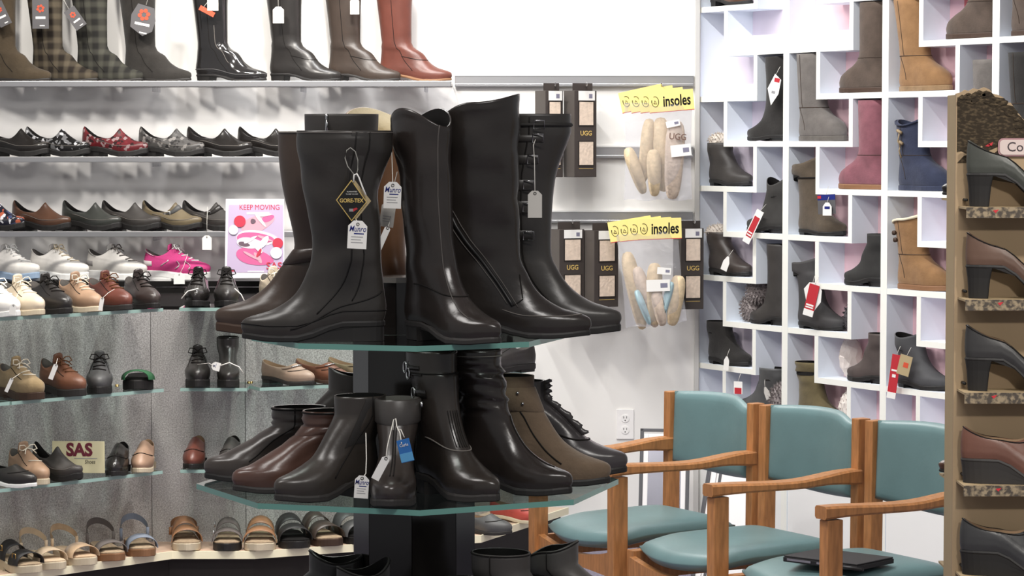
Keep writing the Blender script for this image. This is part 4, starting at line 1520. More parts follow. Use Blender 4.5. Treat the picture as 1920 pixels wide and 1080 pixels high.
ugg(cub_place(3, .178, clev(4, True)), RGT + 3, 'dark brown sheepskin boot in the top right corner', GU, U_BRN, RUB_BROWN, Hs=.28)
boot('tall_boot', cub_place(0, .178, clev(5)), RGT + 3, 'brown boot cut off by the top edge at the wall corner', GU, BROWN, L=.265, Hs=.3, xb=-.0, xf=.13, w=.05, hh=.02, T=.012, **CR)

# tags in the cubby wall
def cub_pt(px, py, out=.02):
    """point a little in front of the cubby face plane under the pixel"""
    d = FW * F + Vector((1, 0, 0)) * (px - 960) + UPV * (540 - py)
    o = Vector((0, 0, H))
    p0 = CO + CN * out
    t = (p0 - o).dot(CN) / d.dot(CN)
    return o + d * t


def plain_card(name, px, py, wd, ht, m, label, roll=0, yaw=-35, bars=(), out=.025, group=None, outline=None):
    r = empty(name, cub_pt(px, py, out), 0, label, 'hang tag', group)
    r.rotation_euler = (0, R(roll), R(yaw))
    if outline:
        prism_xz('card', [(x * wd, z * ht) for x, z in outline], -.0006, .0006, m, r)
    else:
        box('card', -wd / 2, wd / 2, -.0006, .0006, -ht / 2, ht / 2, m, r)
    for i, (x0, x1, z0, z1, bm_) in enumerate(bars):
        box('printed_bar', x0 * wd, x1 * wd, -.0012 - .0004 * (i > 0), -.0006, z0 * ht, z1 * ht, bm_, r)
    tube('string', [(0, 0, ht * .5), (.002, .008, ht * .5 + .02), (.0, .02, ht * .5 + .03)], .0009, STRING, r, ns=5)
    return r


plain_card('hang_tag', 1450, 168, .052, .125, CARD, 'tall white and red diamond tag on the black suede cubby boot', 12, outline=[(-.5, 0), (-.1, .5), (.5, .35), (.5, -.1), (.05, -.5)], bars=[(-.05, .4, .25, .38, TAGRED), (-.1, .2, -.12, -.04, INKG)])
plain_card('hang_tag', 1412, 425, .034, .145, CARD, 'long white and red tag slanting across the first cubby column', 28, bars=[(-.38, .38, -.32, .3, TAGRED), (-.3, .3, -.2, -.16, CARD), (-.3, .3, -.28, -.24, CARD)])
plain_card('hang_tag', 1524, 560, .078, .125, CARD, 'wide white winged tag with a red panel on the black winter boot', 0, outline=[(-.5, .3), (-.2, .5), (.3, .5), (.5, .25), (.45, -.1), (.05, -.4), (-.35, -.12)], bars=[], out=.03)
plain_card('hang_tag', 1521, 563, .044, .125, TAGRED, 'red panel tag layered over the white winged tag', 14, bars=[(-.4, .35, -.18, -.13, CARD), (-.4, .35, -.25, -.21, CARD), (-.5, .5, -.5, -.3, CARD)], out=.036)
plain_card('hang_tag', 1676, 706, .036, .165, TAGRED, 'narrow red hang tag with a white foot on the dark grey ankle boot', 8, bars=[(-.2, .2, -.02, .05, CARD), (-.5, .5, -.5, -.36, CARD), (-.35, .35, .12, .16, CARD)], out=.035)
plain_card('hang_tag', 1696, 685, .05, .075, TAGTAN, 'kraft paper tag on the dark grey ankle boot', 14, bars=[(-.1, .3, -.1, .15, TAGORANGE)], out=.03)
plain_card('hang_tag', 1550, 383, .076, .075, TAGGREY, 'grey and blue label on the olive-brown folded boot', -3, bars=[(-.5, .5, .22, .5, INKB), (-.5, -.3, .3, .45, TAGRED)], out=.03)
plain_card('hang_tag', 1551, 392, .038, .05, CARD, 'small white price tag over the grey label', 0, outline=[(-.5, -.5), (.5, -.5), (.5, .2), (.2, .5), (-.2, .5), (-.5, .2)], bars=[(-.3, .3, .0, .2, INKB)], out=.036)
plain_card('hang_tag', 1384, 727, .04, .05, CARD, 'white and red tag by the dark snow boot above the first chair', 0, bars=[(-.4, .4, -.5, .0, TAGRED)], out=.02)
plain_card('hang_tag', 1438, 737, .024, .05, CARDG, 'grey paddle tag on the dark snow boot', -22, outline=[(-.5, -.5), (.5, -.5), (.5, .1), (.15, .5), (-.15, .5), (-.5, .1)], out=.02)
plain_card('hang_tag', 1361, 494, .030, .06, CARD, 'white paddle tag on the dark brown short boot', 22, outline=[(-.5, -.5), (.5, -.5), (.5, .1), (.15, .5), (-.15, .5), (-.5, .1)], out=.03)
plain_card('hang_tag', 1362, 681, .024, .055, CARD, 'white paddle tag hanging off the folded black suede boot', 4, outline=[(-.5, -.5), (.5, -.5), (.5, .2), (.15, .5), (-.15, .5), (-.5, .2)], out=.03)


# ------------------------------------------------------------------ central glass tower
SX, SY = xof(766, 5.0, 1.3), 5.0
ZU, ZL, ZB = 1.290, 1.012, .734
tower = empty('display_tower', (SX, SY, 0), 0, 'octagonal black column tower with three green-edged glass shelves', 'display stand')


def octa(r_, phi=5.0):
    return [(r_ * cos(R(phi + 45 * k)), r_ * sin(R(phi + 45 * k))) for k in range(8)]


def plate8(name, pts, z0, z1):
    o = prism_xy(name, pts, z0, z1, GFACE, tower)
    o.data.materials.append(mat('glass_edge_deep', (92, 150, 138), 0.15, 0.6))
    for k, p in enumerate(o.data.polygons):
        p.material_index = 0 if k < 2 else 1


plate8('glass_shelf', octa(.294), ZU - .010, ZU)
plate8('glass_shelf', octa(.398), ZL - .010, ZL)
plate8('glass_shelf', octa(.47), ZB - .010, ZB)
GLOSSB = mat('laminate_gloss_black', (30, 26, 24), 0.12, 0.5)
c8 = [(x + .009, y + .022) for x, y in octa(.1150, 0)]
for z0, z1 in ((.12, ZB - .0105), (ZB + .0005, ZL - .0105), (ZL + .0005, ZU - .0105), (ZU + .0005, 1.388)):
    cc8 = [(x * .42 - .026, (y - .022) * .42 + .022) for x, y in c8] if z1 > ZU else c8
    for k in range(8):
        a, b = Vector(cc8[k]), Vector(cc8[(k + 1) % 8])
        n = Vector(((b - a).y, -(b - a).x)).normalized() * .012
        g = (b - a).normalized() * .0006
        prism_xy('column_panel', [tuple(a + g), tuple(b - g), tuple(b - g * 8 - n), tuple(a + g * 8 - n)], z0, z1, GLOSSB, tower)
prism_xy('column_cap', [(x * .46 - .026, (y - .022) * .46 + .022) for x, y in c8], 1.388, 1.398, mat('cap_smoked', (118, 114, 108), .2, .5), tower)
prism_xy('tower_base', octa(.33), 0, .12, GLOSSB, tower)


def stand_loc(px, D, z):
    return (xof(px, D, z), D, z + .0005)


GT_, GL_ = 'tall boots on the upper glass of the tower', 'ankle boots on the lower glass of the tower'
HQ = dict(n=44, sub=7)
# upper shelf -------------------------------------------------------
u1 = boot('tall_boot', stand_loc(588, 4.83, ZU), 183, 'black tall boot with a black and gold diamond tag, frontmost on the upper glass', GT_, leather('u_black_soft', (51, 47, 43), 0.36), L=.262, Hs=.345, xb=-.014, xf=.160, w=.062, hh=.026, T=.010, so=RUB_BLACK, wr=.0012, wrf=55, an=.142, lining=LIN_GREY, mid=(.012, .148, .05), seams=False, bulk=.98, hl=.16, taper=1.0, **HQ)
s = SHOES[u1.name]
NSE = mat('seam_line_dark', (30, 28, 27), .7, .2)
s.ringline(s.nk - .12, SEAMG, u1, .0008)
s.seam(pi / 2 - .0, 2.4, s.nk - .1, NSE, u1, .0016, t1=pi / 2 + .25)
s.seam(pi / 2 + .45, 3.0, s.nk - .1, NSE, u1, .0013, t1=pi / 2 + .55)
s.ringline(1.5, NSE, u1, .0014)
s.seam(pi / 2 - .25, 1.0, 4.2, NSE, u1, .0014, t1=pi - .35)
s.band(s.nk - 1.9, s.nk - .05, leather('u_black_gusset', (45, 41, 38), 0.50), u1, .0012, 'elastic_gusset', t0=pi / 2 + .15, t1=pi / 2 + .5)
u2 = boot('tall_boot', stand_loc(548, 5.02, ZU), 183, 'dark brown tall boot with a stacked low heel behind the tagged black one', GT_, leather('u_brown_dark', (70, 55, 45), 0.36), L=.29, Hs=.342, xb=-.02, xf=.170, w=.064, hh=.022, T=.016, so=RUB_BROWN, bulk=1.02, an=.15, seams=False, mid=(.0, .162, .054), hl=.12, **HQ)
s = SHOES[u2.name]
s.ringline(6.8, SEAMD, u2, .0014)
s.band(6.2, 6.9, leather('u_brown_strap', (64, 50, 42), 0.32), u2, .003, 'ankle_strap')
s.ringline(s.nk - .06, SEAMG, u2, .0016)
u3 = boot('tall_boot', stand_loc(600, 5.225, ZU), 128, 'black tall boot with a metal zip at its back, tallest in the left rear', GT_, BLKM, L=.265, Hs=.378, xb=-.02, xf=.13, w=.070, hh=.028, seams=False, lining=LIN_GREY, **HQ)
s = SHOES[u3.name]
zt = pi * .67
s.seam(zt, 7, s.nk, METAL, u3, .0030, 'zipper')
p = s.pt(s.nk - .35, zt, .003)
tube('zip_pull', [p, p + Vector((-.002, -.002, -.022))], .003, METAL, u3, ns=6, flat=.4)
u4 = boot('tall_boot', stand_loc(748, 5.22, ZU), -60, 'tan tall boot with cream fleece lining, mostly hidden at the back of the upper glass', GT_, leather('u_tan', (130, 88, 58), 0.36), L=.265, Hs=.372, xb=-.022, xf=.125, w=.070, hh=.022, top=(.028, 0, -.045), lining=mat('fleece_cream', (240, 226, 190)), seams=False, **HQ)
u5 = boot('tall_boot', stand_loc(848, 4.80, ZU), -50, 'black western-cut tall boot with a scalloped top on the upper glass', GT_, leather('u_black_smooth', (43, 37, 34), 0.24), L=.262, Hs=.372, xb=-.032, xf=.112, w=.043, hh=.024, T=.010, so=RUB_DARK, top=(-.018, .016, -.018), mid=(-.004, .112, .040), wr=.0012, wrf=50, seams=False, an=.135, **HQ)
s = SHOES[u5.name]
s.seam(-pi / 2 + .9, 3.0, s.nk, mat('seam_soft', (82, 77, 73), .6, .3), u5, .0012, t1=-pi / 2 + 1.3)
s.ringline(5.0, SEAMD, u5, .0014, t0=-1.9, t1=1.9)
u6 = boot('tall_boot', stand_loc(962, 4.918, ZU), -8, 'black wide-calf tall boot with a diagonal zip on the upper glass', GT_, leather('u_black_deep', (41, 36, 33), 0.27), L=.292, Hs=.402, xb=.004, xf=.158, w=.066, hh=.022, T=.009, so=RUB_BLACK, top=(-.042, 0, .016), mid=(.008, .156, .056), an=.170, wr=.0016, wrf=70, seams=False, **HQ)
s = SHOES[u6.name]
for o_, nm, mm, rr in ((0, 'zipper', mat('zip_dark', (22, 20, 19), .45, .5), .0036), (.010, 'seam', mat('seam_soft', (82, 77, 73), .6, .3), .0011), (-.010, 'seam', mat('seam_soft', (82, 77, 73)), .0011)):
    s.path([(.020 + o_, .215), (.062 + o_, .150), (.110 + o_, .090), (.150 + o_, .046)], mm, u6, rr, nm)
s.path([(.150, .046), (.168, .060), (.160, .095)], SEAMD, u6, .0012)
s.ringline(2.6, SEAMG, u6, .0010, t0=-1.6, t1=1.2)
u7 = boot('tall_boot', stand_loc(1040, 5.03, ZU), -10, 'black tall boot with a column of strap buckles, rightmost on upper glass', GT_, leather('u_black_strap', (51, 48, 45), 0.36), L=.255, Hs=.378, xb=-.0, xf=.158, w=.060, hh=.022, T=.013, so=RUB_BLACK, mid=(.0, .128, .050), an=.130, seams=False, bulk=1.02, **HQ)
s = SHOES[u7.name]
s.ringline(s.nk - .7, mat('trim_black', (40, 38, 36), .6, .3), u7, .004, 'knit_trim')
s.seam(-1.45, 3, s.nk - .2, SEAMD, u7, .0016)
for i in range(6):
    vv = 9.3 - .46 * i if i < 4 else 8.0 - .4 * (i - 3)
    sb = s.band(vv - .09, vv + .09, leather('u_black_strap', (51, 48, 45)), u7, .002, 'strap', t0=-2.0, t1=-1.1)
    c = s.pt(vv, -1.22, .005)
    tube('buckle', [c + Vector((dx, -.002, dz)) for dx, dz in ((-.010, -.008), (.010, -.008), (.010, .008), (-.010, .008), (-.010, -.008))], .0011, METAL, sb)

# tags on the upper shelf
gt = empty('hang_tag', at_y(661, 375, 4.745), 0, 'black and gold diamond hang tag on the frontmost black tall boot', 'hang tag')
k_ = 4.745 / F
gt.rotation_euler = (0, 0, R(6))
dm = lambda q, sc=1.0: [(x * k_ * sc, z * k_ * sc) for x, z in q]
DIA = [(-31, 0), (-2, -40), (27, -4), (-2, 38)]
prism_xz('card', dm([(-22, 2), (6, -38), (35, -2), (4, 38)]), .003, .0035, mat('tag_gold_back', (176, 156, 112), .5, .4), gt)
prism_xz('card', dm(DIA), -.0004, .0006, GOLD, gt)
prism_xz('card_face', dm(DIA, .93), -.0009, -.0004, TAGBLACK, gt)
text('lettering', 'GORE-TEX', .0098, GOLD, gt, (-.002, -.0013, -.0012), bold=.0003, sx=.90)
text('lettering', 'GUARANTEED', .0030, CARD, gt, (-.001, -.0013, .0148), sx=.95)
text('lettering', 'TO KEEP YOU DRY', .0026, CARD, gt, (-.001, -.0013, .0104), sx=1.0)
box('printed_mark', -.006, .002, -.0014, -.0008, -.0205, -.0155, mat('mark_grey', (150, 146, 146), .6, .2), gt)
prism_xz('printed_mark', [(.001, -.0208), (.009, -.016), (.007, -.0135), (.001, -.0155)], -.0015, -.0009, TAGRED, gt)
M_ = (Matrix.Translation(gt.location) @ gt.rotation_euler.to_matrix().to_4x4()).inverted()
tube('string', [M_ @ at_y(x, y, d) for x, y, d in ((666, 330, 4.745), (652, 312, 4.75), (647, 296, 4.755), (650, 282, 4.757), (657, 277, 4.757), (666, 284, 4.757), (671, 300, 4.753), (671, 318, 4.75), (667, 332, 4.745))], .0010, mat('elastic_grey', (150, 148, 140), .7, .2), gt, ns=5)
tube('plastic_loop', [M_ @ at_y(x, y, 4.744) for x, y in ((663, 342), (664, 328), (669, 326), (673, 333), (680, 352), (686, 366))], .0016, CARD, gt, ns=5)
price_tag(tuple(at_y(670, 440, 4.735)), 'white price tag with blue script under the diamond hang tag', .034, .050, script='Munro', lines=3, string=[at_y(668, 412, 4.742)], tilt=-3, roll=3, yaw=4)
price_tag(tuple(at_y(736, 366, 4.83)), 'white price tag with blue script hanging before the tan boot', .032, .048, script='Munro', lines=3, string=[at_y(734, 262, 4.9), at_y(736, 330, 4.85)], roll=2, yaw=-6)
price_tag(tuple(at_y(727, 402, 4.88)), 'shadowed grey price tag tucked behind the script tag', .026, .046, m=CARDG, lines=3, roll=8, string=[at_y(745, 322, 4.9)])
price_tag(tuple(at_y(717, 450, 4.85)), 'edge-on slim white tag hanging between the tall boots', .011, .052, roll=24, lines=0, string=[at_y(738, 396, 4.87)])
price_tag(tuple(at_y(1003, 383, 4.93)), 'blank grey-white price tag on a long string on the buckled boot', .026, .050, m=CARDG, string=[at_y(1004, 262, 4.965), at_y(1000, 272, 4.955), at_y(1002, 300, 4.95)])

# lower shelf -------------------------------------------------------
l1 = boot('ankle_boot', stand_loc(492, 5.03, ZL), 193, 'charcoal ankle boot with a wrinkled vamp at the far left of the lower glass', GL_, leather('l_charcoal', (69, 61, 56), 0.29), L=.222, Hs=.105, xb=-.012, xf=.092, w=.040, hh=.022, T=.010, wr=.0016, wrf=430, wr0=.04, an=.112, seams=False, lining=LIN_BLACK, **HQ)
s = SHOES[l1.name]
s.ringline(s.nk - .1, SEAMD, l1, .002)
s.seam(1.3, 2.2, s.nk, SEAMD, l1, .0014)
l1b = boot('ankle_boot', stand_loc(585, 5.16, ZL), 188, 'dark grey cuffed boot top standing behind the charcoal ankle boot', GL_, leather('l_grey_cuff', (57, 49, 44), 0.32), L=.235, Hs=.150, xb=-.03, xf=.085, w=.044, hh=.026, T=.010, seams=False, top=(-.02, 0, .016), lining=LIN_BLACK, **HQ)
l2 = boot('ankle_boot', stand_loc(546, 4.87, ZL), 203, 'dark brown ankle boot with a gathered slouchy vamp on the lower glass', GL_, leather('l_brown', (88, 60, 50), 0.29), L=.225, Hs=.107, xb=-.008, xf=.088, w=.040, hh=.028, T=.010, so=RUB_DARK, wr=.0022, wrf=430, wr0=.04, an=.108, seams=False, **HQ)
s = SHOES[l2.name]
s.ringline(s.nk - .1, SEAMD, l2, .0016)
c = s.pt(s.nk, 1.75, .004)
tube('zip_pull', [c, c + Vector((.004, .004, .004)), c + Vector((.012, .006, -.002))], .003, METAL, l2)
s.band(s.nk - 1.2, s.nk - .8, leather('l_brown', (88, 60, 50)), l2, .002, 'ankle_strap')
l3 = boot('ankle_boot', stand_loc(612, 4.76, ZL), 221, 'plain black ankle boot turned left on the lower glass', GL_, leather('l_black_matt', (55, 49, 44), 0.32), L=.225, Hs=.148, xb=-.014, xf=.085, w=.042, hh=.022, T=.011, so=RUB_DARK, an=.114, seams=False, **HQ)
s = SHOES[l3.name]
s.seam(1.5, 2.0, s.nk, SEAMD, l3, .0014)
s.band(s.nk - 2.2, s.nk - .1, leather('l_gusset', (44, 41, 39), 0.58), l3, .001, 'elastic_gusset', t0=1.2, t1=2.0)
for a0 in (2.15, 2.5):
    c = s.pt(s.nk - .9, a0, .003)
    tube('ring', [c + Vector((.006 * cos(a), .001, .014 * sin(a) - .008)) for a in [2 * pi * i / 18 for i in range(19)]], .0010, mat('ring_dull', (150, 148, 146), .35, .5, metal=1.0), l3, ns=5)
l5 = boot('ankle_boot', stand_loc(740, 4.715, ZL), -92, 'black ankle boot facing straight out at the centre of the lower glass', GL_, leather('l_black_center', (51, 44, 40), 0.29), L=.225, Hs=.150, xb=-.012, xf=.088, w=.040, hh=.016, T=.012, so=RUB_DARK, an=.112, seams=False, lining=LIN_GREY, **HQ)
s = SHOES[l5.name]
s.seam(.06, 3.4, s.nk - 1.2, SEAMD, l5, .0014)
s.seam(-.06, 3.4, s.nk - 1.2, SEAMD, l5, .0014)
s.band(s.nk - 1.2, s.nk - .02, leather('l_cuff', (62, 58, 55), 0.40), l5, .003, 'cuff')
c = s.pt(s.nk - .3, 1.2, .006)
tube('snap', [c, c + Vector((0, .004, 0))], .006, METAL, l5, ns=10)
l6 = boot('mid_boot', stand_loc(857, 4.775, ZL), -55, 'black buckled mid-calf boot with a pleated ankle panel on the lower glass', GL_, leather('l_black_buckle', (45, 39, 35), 0.26), L=.25, Hs=.224, xb=-.018, xf=.098, w=.043, hh=.024, T=.012, so=RUB_DARK, an=.122, seams=False, mid=(-.004, .104, .040), **HQ)
s = SHOES[l6.name]
s.ringline(5.0, SEAMG, l6, .0014, t0=-1.7, t1=1.7)
s.ringline(8.6, SEAMD, l6, .0016)
for i in range(3):
    sb = s.band(7.2 + .9 * i, 7.5 + .9 * i, BLKG, l6, .0014, 'strap', t0=-2.6, t1=-1.2)
    c = s.pt(7.35 + .9 * i, -1.9, .003)
    tube('buckle', [c + Vector((.005 * cos(a), -.001, .010 * sin(a))) for a in [2 * pi * j / 16 for j in range(17)]], .0016, METAL, sb, ns=6)
for q in range(5):
    s.seam(-.35 + .14 * q, 5.2, 6.8, SEAMD, l6, .001, 'pleat')
l7 = boot('mid_boot', stand_loc(962, 4.845, ZL), -30, 'black slouchy mid-calf boot with a polished toe on the lower glass', GL_, leather('l_black_slouch', (41, 35, 32), 0.24), L=.245, Hs=.226, xb=-.014, xf=.092, w=.048, hh=.022, T=.011, so=RUB_BLACK, an=.118, wr=.0030, wrf=230, wr0=.10, seams=False, mid=(-.004, .100, .044), **HQ)
s = SHOES[l7.name]
s.seam(.0, 3.2, 6.5, SEAMD, l7, .0014)
s.ringline(s.nk - .3, SEAMG, l7, .0012)
l8 = boot('ankle_boot', stand_loc(1032, 4.97, ZL), -18, 'taupe nubuck ankle boot with two studs on the lower glass', GL_, TAUPE, L=.235, Hs=.170, xb=-.016, xf=.084, w=.042, hh=.020, T=.011, so=RUB_BLACK, an=.108, seams=False, **HQ)
s = SHOES[l8.name]
s.band(6.3, 7.4, TAUPE, l8, .003, 'ankle_strap')
for vv, tt in ((6.65, -.95), (7.15, -.97)):
    c = s.pt(vv, tt, .004)
    tube('stud', [c, c + Vector((.001, -.003, 0))], .0028, METAL, l8, ns=8)
s.seam(-1.25, 2.4, 6.3, SEAMD, l8, .0014)
l9 = boot('ankle_boot', stand_loc(1066, 5.12, ZL), -10, 'dark grey ruffle-fronted boot at the right end of the lower glass', GL_, leather('l_slate', (61, 57, 58), 0.27), L=.23, Hs=.148, xb=-.02, xf=.068, w=.040, hh=.020, T=.011, so=RUB_BLACK, an=.106, seams=False, **HQ)
s = SHOES[l9.name]
V, Fc = [], []
for i in range(41):
    vv = 4.7 + (s.nk - 4.7) * i / 40
    b0 = s.pt(vv, -.25, 0)
    wob = .006 + .005 * abs(sin(i * .62)) + .0015 * (i % 2)
    V += [b0, b0 + Vector((wob * .9, -.004, .002)), b0 + Vector((wob * 1.5, .004, .004))]
    if i:
        a = (i - 1) * 3
        Fc += [[a, a + 1, a + 4, a + 3], [a + 1, a + 2, a + 5, a + 4]]
obj('ruffle', V, Fc, leather('l_slate', (61, 57, 58)), l9, smooth=True)
s.ringline(4.3, SEAMD, l9, .0018, t0=-1.8, t1=1.8)
# tags on the lower shelf
price_tag(tuple(at_y(714, 878, 4.585)), 'slim white tag slanting over the centre ankle boot', .014, .044, roll=28, string=[at_y(738, 787, 4.655), at_y(726, 838, 4.60)], lines=0)
bt = empty('hang_tag', at_y(760, 845, 4.60), 0, 'blue hang tag on the centre ankle boot', 'hang tag')
bt.rotation_euler = (0, R(-14), R(-8))
box('card', -.0115, .0115, -.0006, .0006, -.020, .020, TAGBLUE, bt, bev=.0004)
box('printed_band', -.0115, .0115, -.0010, -.0006, -.019, -.004, mat('tag_blue_light', (80, 160, 215), .5, .3), bt)
text('lettering', 'Clarks', .0075, CARD, bt, (0, -.0012, .010), sx=.8)
M_ = (Matrix.Translation(bt.location) @ bt.rotation_euler.to_matrix().to_4x4()).inverted()
tube('string', [M_ @ at_y(x, y, d) for x, y, d in ((753, 832, 4.598), (750, 812, 4.62), (744, 800, 4.645), (742, 785, 4.656), (738, 787, 4.656), (737, 806, 4.65))], .001, STRING, bt, ns=5)
tube('string', [M_ @ at_y(x, y, d) for x, y, d in ((745, 806, 4.64), (752, 806, 4.63), (758, 820, 4.62))], .0009, STRING, bt, ns=5)
price_tag(tuple(at_y(678, 913, 4.66)), 'white price tag with blue script standing on the lower glass', .025, .040, script='Munro', lines=3, string=[at_y(686, 812, 4.72), at_y(687, 860, 4.69), at_y(686, 888, 4.67)], roll=4)

# bottom shelf: boot tops that reach into the frame -----------------
GB_ = 'boots on the bottom glass of the tower'
boot('ankle_boot', stand_loc(598, 4.74, ZB), 200, 'black shoe boot with a peaked heel collar at the bottom left of the tower', GB_, BLKM, L=.24, Hs=.118, xb=-.012, xf=.085, w=.042, hh=.024, T=.01, top=(.016, -.01, .004), seams=True)
boot('ankle_boot', stand_loc(560, 4.95, ZB), 190, 'black pointed boot top at the bottom left edge of the tower', GB_, BLK, L=.24, Hs=.11, xb=-.0, xf=.1, w=.042, hh=.024, T=.01, top=(.0, -.01, .012))
boot('ankle_boot', stand_loc(1012, 4.72, ZB), -26, 'black boot shaft with piped edge at the bottom right of the tower', GB_, BLKM, L=.245, Hs=.150, xb=-.010, xf=.100, w=.045, hh=.022, T=.01, lining=LIN_BLACK)
boot('ankle_boot', stand_loc(1118, 4.86, ZB), -14, 'dark grey boot shaft with slanted top at the bottom right edge of the tower', GB_, leather('b_grey', (70, 66, 63), .45), L=.24, Hs=.138, xb=-.012, xf=.085, w=.045, hh=.022, T=.01, top=(-.02, 0, .016))
boot('ankle_boot', stand_loc(905, 4.66, ZB), -60, 'glossy black shoe collar at the bottom centre of the tower', GB_, BLKG, L=.23, Hs=.108, xb=-.004, xf=.09, w=.036, hh=.02, T=.01)

# ------------------------------------------------------------------ cardboard rack at the right
RBRD = mat('cardboard_tan', (168, 142, 108), .75, .2, bump=.05, bscale=160)
REDGE = mat('cardboard_edge', (170, 146, 108), .7, .2)
TREE = mat('tree_print', (58, 48, 36), .8, .15)
nt = TREE.node_tree
tc = nt.nodes.new('ShaderNodeTexCoord')
mp = nt.nodes.new('ShaderNodeMapping')
mp.inputs['Scale'].default_value = (1, 1, 2.2)
n1 = nt.nodes.new('ShaderNodeTexNoise'); n1.inputs['Scale'].default_value = 100; n1.inputs['Detail'].default_value = 6
rp = nt.nodes.new('ShaderNodeValToRGB')
rp.color_ramp.elements[0].position = .48; rp.color_ramp.elements[0].color = lin((52, 43, 32))
rp.color_ramp.elements[1].position = .72; rp.color_ramp.elements[1].color = lin((98, 82, 60))
nt.links.new(tc.outputs['Object'], mp.inputs[0]); nt.links.new(mp.outputs[0], n1.inputs['Vector']); nt.links.new(n1.outputs['Fac'], rp.inputs['Fac'])
nt.links.new(rp.outputs['Color'], nt.nodes['Principled BSDF'].inputs['Base Color'])
RY = 5.0
rx0 = xof(1790, RY, 1.4)
rack = empty('shoe_rack', (rx0, RY, 0), 0, 'tan cardboard shoe rack with a die-cut tree printed on its header', 'display stand')
RW = .52
rnd = random.Random(4)
kx = RY / F


def hx(px, py):
    return ((px - 1790) * kx, H - (py - HY) * kx)


crest = [hx(*q) for q in ((1779 + 11, 176), (1800, 173), (1806, 169), (1814, 171), (1822, 166), (1832, 168), (1842, 164), (1852, 168), (1858, 176), (1868, 178), (1878, 183), (1881, 191), (1892, 193), (1898, 201), (1900, 208), (1908, 214), (1914, 222), (1922, 228), (1934, 236), (1948, 248), (1962, 262), (1985, 280), (2040, 300), (2120, 310), (2250, 300))]
crest = [(min(x, RW), z) for x, z in crest]
outline = [(0, 0.02)] + [(crest[0][0], crest[0][1])] + crest[1:] + [(RW, .02)]
prism_xz('back_board', outline[::-1], .0, .012, RBRD, rack)
box('side_board', 0, .012, .0125, .10, .0, hx(0, 178)[1], REDGE, rack)
box('side_board', RW - .012, RW, .0125, .10, .0, 1.55, REDGE, rack)
box('rear_board', .0125, RW - .0125, .088, .10, .0, hx(0, 235)[1], RBRD, rack)
# printed tree: crown plates, trunk and roots
crown = [hx(1792, 183)] + [(x + .004, z - .006) for x, z in crest[1:18]] + [hx(1925, 246), hx(1925, 262), hx(1900, 270), hx(1880, 262), hx(1868, 275), hx(1850, 283), hx(1838, 272), hx(1826, 285), hx(1815, 290), hx(1800, 283), hx(1792, 285)]
prism_xz('tree_crown', crown[::-1], -.0012, -.0002, TREE, rack)
for i in range(46):
    a = crest[1 + (i % 17)]
    c = (a[0] - .002 + rnd.uniform(-.012, .012), a[1] - .012 + rnd.uniform(-.012, .004))
    s_ = rnd.uniform(.003, .007)
    pts = [(max(.001, c[0] + s_ * rnd.uniform(.6, 1.2) * cos(2 * pi * k / 7)), c[1] + s_ * rnd.uniform(.4, .9) * sin(2 * pi * k / 7)) for k in range(7)]
    prism_xz('leaf_cluster', pts, -.0022 - .0001 * (i % 5), -.0013, TREE, rack)
TRK = mat('trunk_print', (60, 46, 36), .8, .15)
prism_xz('tree_trunk', [hx(*q) for q in ((1822, 300), (1836, 286), (1842, 270), (1852, 270), (1850, 286), (1858, 290), (1868, 282), (1872, 286), (1858, 296), (1845, 300))], -.0026, -.0014, TRK, rack)
prism_xz('tree_root', [hx(*q) for q in ((1793, 305), (1805, 292), (1822, 288), (1830, 296), (1818, 304))], -.0018, -.0006, TREE, rack)
for q in ((1848, 272), (1853, 270), (1870, 293)):
    c = hx(*q)
    prism_xz('red_bird', [(c[0] - .004, c[1] - .002), (c[0] + .004, c[1] - .003), (c[0] + .006, c[1] + .004)], -.0034, -.0024, TAGRED, rack)
# name plaque
PLQ = mat('plaque_pink', (206, 186, 180), .6, .3)
PLE = mat('plaque_rim', (164, 120, 124), .6, .3)
q0, q1 = hx(1868, 293), hx(2078, 259)


def rrect(x0, x1, z0, z1, r_):
    out = []
    for cx, cz, a0 in ((x1 - r_, z0 + r_, -90), (x1 - r_, z1 - r_, 0), (x0 + r_, z1 - r_, 90), (x0 + r_, z0 + r_, 180)):
        for i in range(5):
            a = R(a0 + 22.5 * i)
            out.append((cx + r_ * cos(a), cz + r_ * sin(a)))
    return out


prism_xz('plaque_rim', rrect(q0[0], q1[0], q0[1], q1[1], .010), -.006, -.0035, PLE, rack)
prism_xz('plaque', rrect(q0[0] + .003, q1[0] - .003, q0[1] + .003, q1[1] - .003, .008), -.0075, -.006, PLQ, rack)
text('lettering', 'Cobb Hill', .025, mat('plaque_ink', (72, 62, 66), .7, .2), rack, (hx(1884, 0)[0], -.0080, hx(0, 276)[1]), align='LEFT', ext=.0002)
